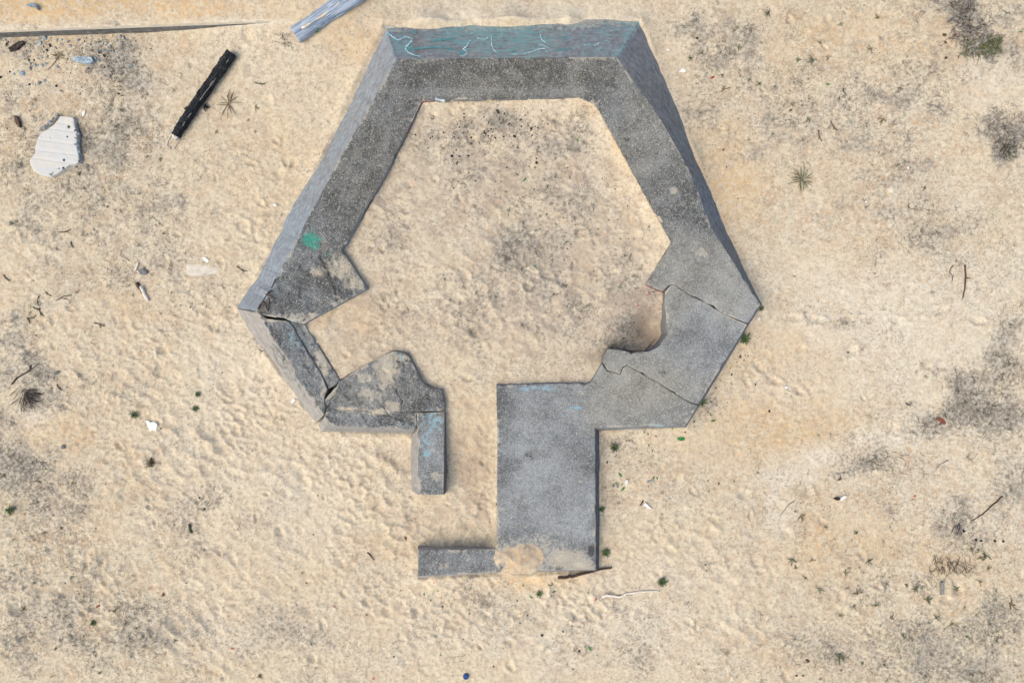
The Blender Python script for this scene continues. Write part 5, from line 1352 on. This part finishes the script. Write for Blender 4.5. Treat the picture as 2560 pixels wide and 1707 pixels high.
# ------------------------------------------------------------------ uncountable litter strewn over the sand
def litter():
    n = 46000
    fine = (np.abs(GX) < 11) & (np.abs(GY) < 7.5)
    wgt = np.where(fine, (0.10 + m_dirt * 0.55 + m_gr * 0.35 + m_cr * 0.22) * np.clip(0.25 + 1.6 * fbm(GX, GY, 2.2, 4, 140), 0.02, 1.6), 0)
    clean = ((V < 75) & (U < 980)) | ((U > 980) & (U < 1600) & (V < 60)) 
    wgt = np.where(clean, wgt * 0.04, wgt)
    # cells are equal in the fine part, so the weights are densities
    cdf = np.cumsum(wgt.ravel()); cdf /= cdf[-1]
    pick = np.searchsorted(cdf, rng.random(n))
    x = GX.ravel()[pick] + rng.uniform(-.01, .01, n); y = GY.ravel()[pick] + rng.uniform(-.01, .01, n)
    z = gz(x, y)
    a = rng.uniform(0, 6.283, n)
    dd = m_dirt.ravel()[pick]; gg = m_gr.ravel()[pick]
    chip = rng.random(n) < 0.45
    L = np.where(chip, rng.uniform(.006, .016, n), rng.uniform(.018, .055, n)); Wd = np.where(chip, L * rng.uniform(.4, .9, n), rng.uniform(.0025, .0055, n))
    ca, sa = np.cos(a), np.sin(a)
    lift = rng.uniform(.003, .016, n)
    def corner(i, j, dz):
        return np.stack([x + ca * L * i - sa * Wd * j, y + sa * L * i + ca * Wd * j, z + dz], -1)
    co = np.stack([corner(-.5, -.5, .002), corner(.5, -.5, lift), corner(.5, .5, lift + .002), corner(-.5, .5, .006)], 1).reshape(-1, 3)
    # little dead sprigs standing in the stained patches
    nc, nb = 1300, 9
    wc = np.where(fine & ~clean, np.clip(m_dirt - 0.25, 0, 1) ** 1.2 + 0.02 * m_cr, 0).ravel(); wc = np.cumsum(wc); wc /= wc[-1]
    pc = np.searchsorted(wc, rng.random(nc))
    sx = np.repeat(GX.ravel()[pc], nb) + rng.normal(0, .022, nc * nb); sy = np.repeat(GY.ravel()[pc], nb) + rng.normal(0, .022, nc * nb)
    sz = gz(sx, sy); sa_ = rng.uniform(0, 6.283, nc * nb); sl_ = rng.uniform(.02, .075, nc * nb) * np.repeat(rng.uniform(.5, 1.2, nc), nb); sw = rng.uniform(.002, .0048, nc * nb); sh = rng.uniform(.004, .04, nc * nb)
    cx_, sx_ = np.cos(sa_), np.sin(sa_)
    q0 = np.stack([sx - sx_ * sw, sy + cx_ * sw, sz + .001], -1); q1 = np.stack([sx + sx_ * sw, sy - cx_ * sw, sz + .001], -1)
    q2 = np.stack([sx + cx_ * sl_ + sx_ * sw * .4, sy + sx_ * sl_ - cx_ * sw * .4, sz + sh], -1); q3 = np.stack([sx + cx_ * sl_ - sx_ * sw * .4, sy + sx_ * sl_ + cx_ * sw * .4, sz + sh], -1)
    co = np.concatenate([co, np.stack([q0, q1, q2, q3], 1).reshape(-1, 3)])
    n0 = n; n = n + nc * nb
    fc = np.arange(4 * n, dtype=np.int32).reshape(-1, 4)
    pal = np.array([[.085, .078, .068], [.12, .10, .08], [.15, .135, .12], [.16, .11, .07], [.035, .032, .03], [.09, .10, .055], [.06, .085, .04], [.30, .28, .25], [.48, .44, .38]])
    pr = rng.random(n0)
    k = np.where(pr < .22, 0, np.where(pr < .44, 1, np.where(pr < .62, 2, np.where(pr < .76, 3, np.where(pr < .86, 4, np.where(pr < .92, 5, np.where(pr < .94, 6, np.where(pr < .98, 7, 8))))))))
    k = np.where((rng.random(n0) < gg * .6), 5 + (rng.random(n0) < .5), k)
    k = np.concatenate([k, np.repeat(rng.choice([0, 1, 2, 4, 5, 7], nc), nb)])
    col = pal[k] * rng.uniform(.7, 1.3, (n, 1))
    s = NB("strewn_litter", 0.9)
    t = s.n.new("ShaderNodeAttribute"); t.attribute_name = "tint"; s.l.new(t.outputs["Color"], s.p.inputs["Base Color"])
    me = mesh_np("plant_litter", co, fc, s.m, False)
    set_attr(me, "tint", np.repeat(col, 4, 0))
    add("plant_litter", me, kind="stuff", label="dry grass bits and dark crumbs strewn over the sand")
litter()

# alike small things are told apart by their place in their group
ORD = "first second third fourth fifth sixth seventh eighth ninth tenth eleventh twelfth thirteenth fourteenth fifteenth sixteenth seventeenth eighteenth nineteenth twentieth".split()
def nth(k):
    if k < 20: return ORD[k]
    n = k + 1
    return str(n) + ("th" if 10 <= n % 100 <= 20 else {1: "st", 2: "nd", 3: "rd"}.get(n % 10, "th"))
byg = {}
for o in COL.objects:
    if o.parent is None and "group" in o and "label" in o: byg.setdefault((o["group"], o["label"]), []).append(o)
for (g_, l_), lst in byg.items():
    if 1 < len(lst) <= 60 and len(l_.split()) <= 12:
        lst.sort(key=lambda o: o.location.x)
        for k, o in enumerate(lst): o["label"] = l_ + ", " + nth(k) + " from left"
for o in COL.objects:
    if o.parent is None and "category" in o and "kind" not in o: o["kind"] = "thing"
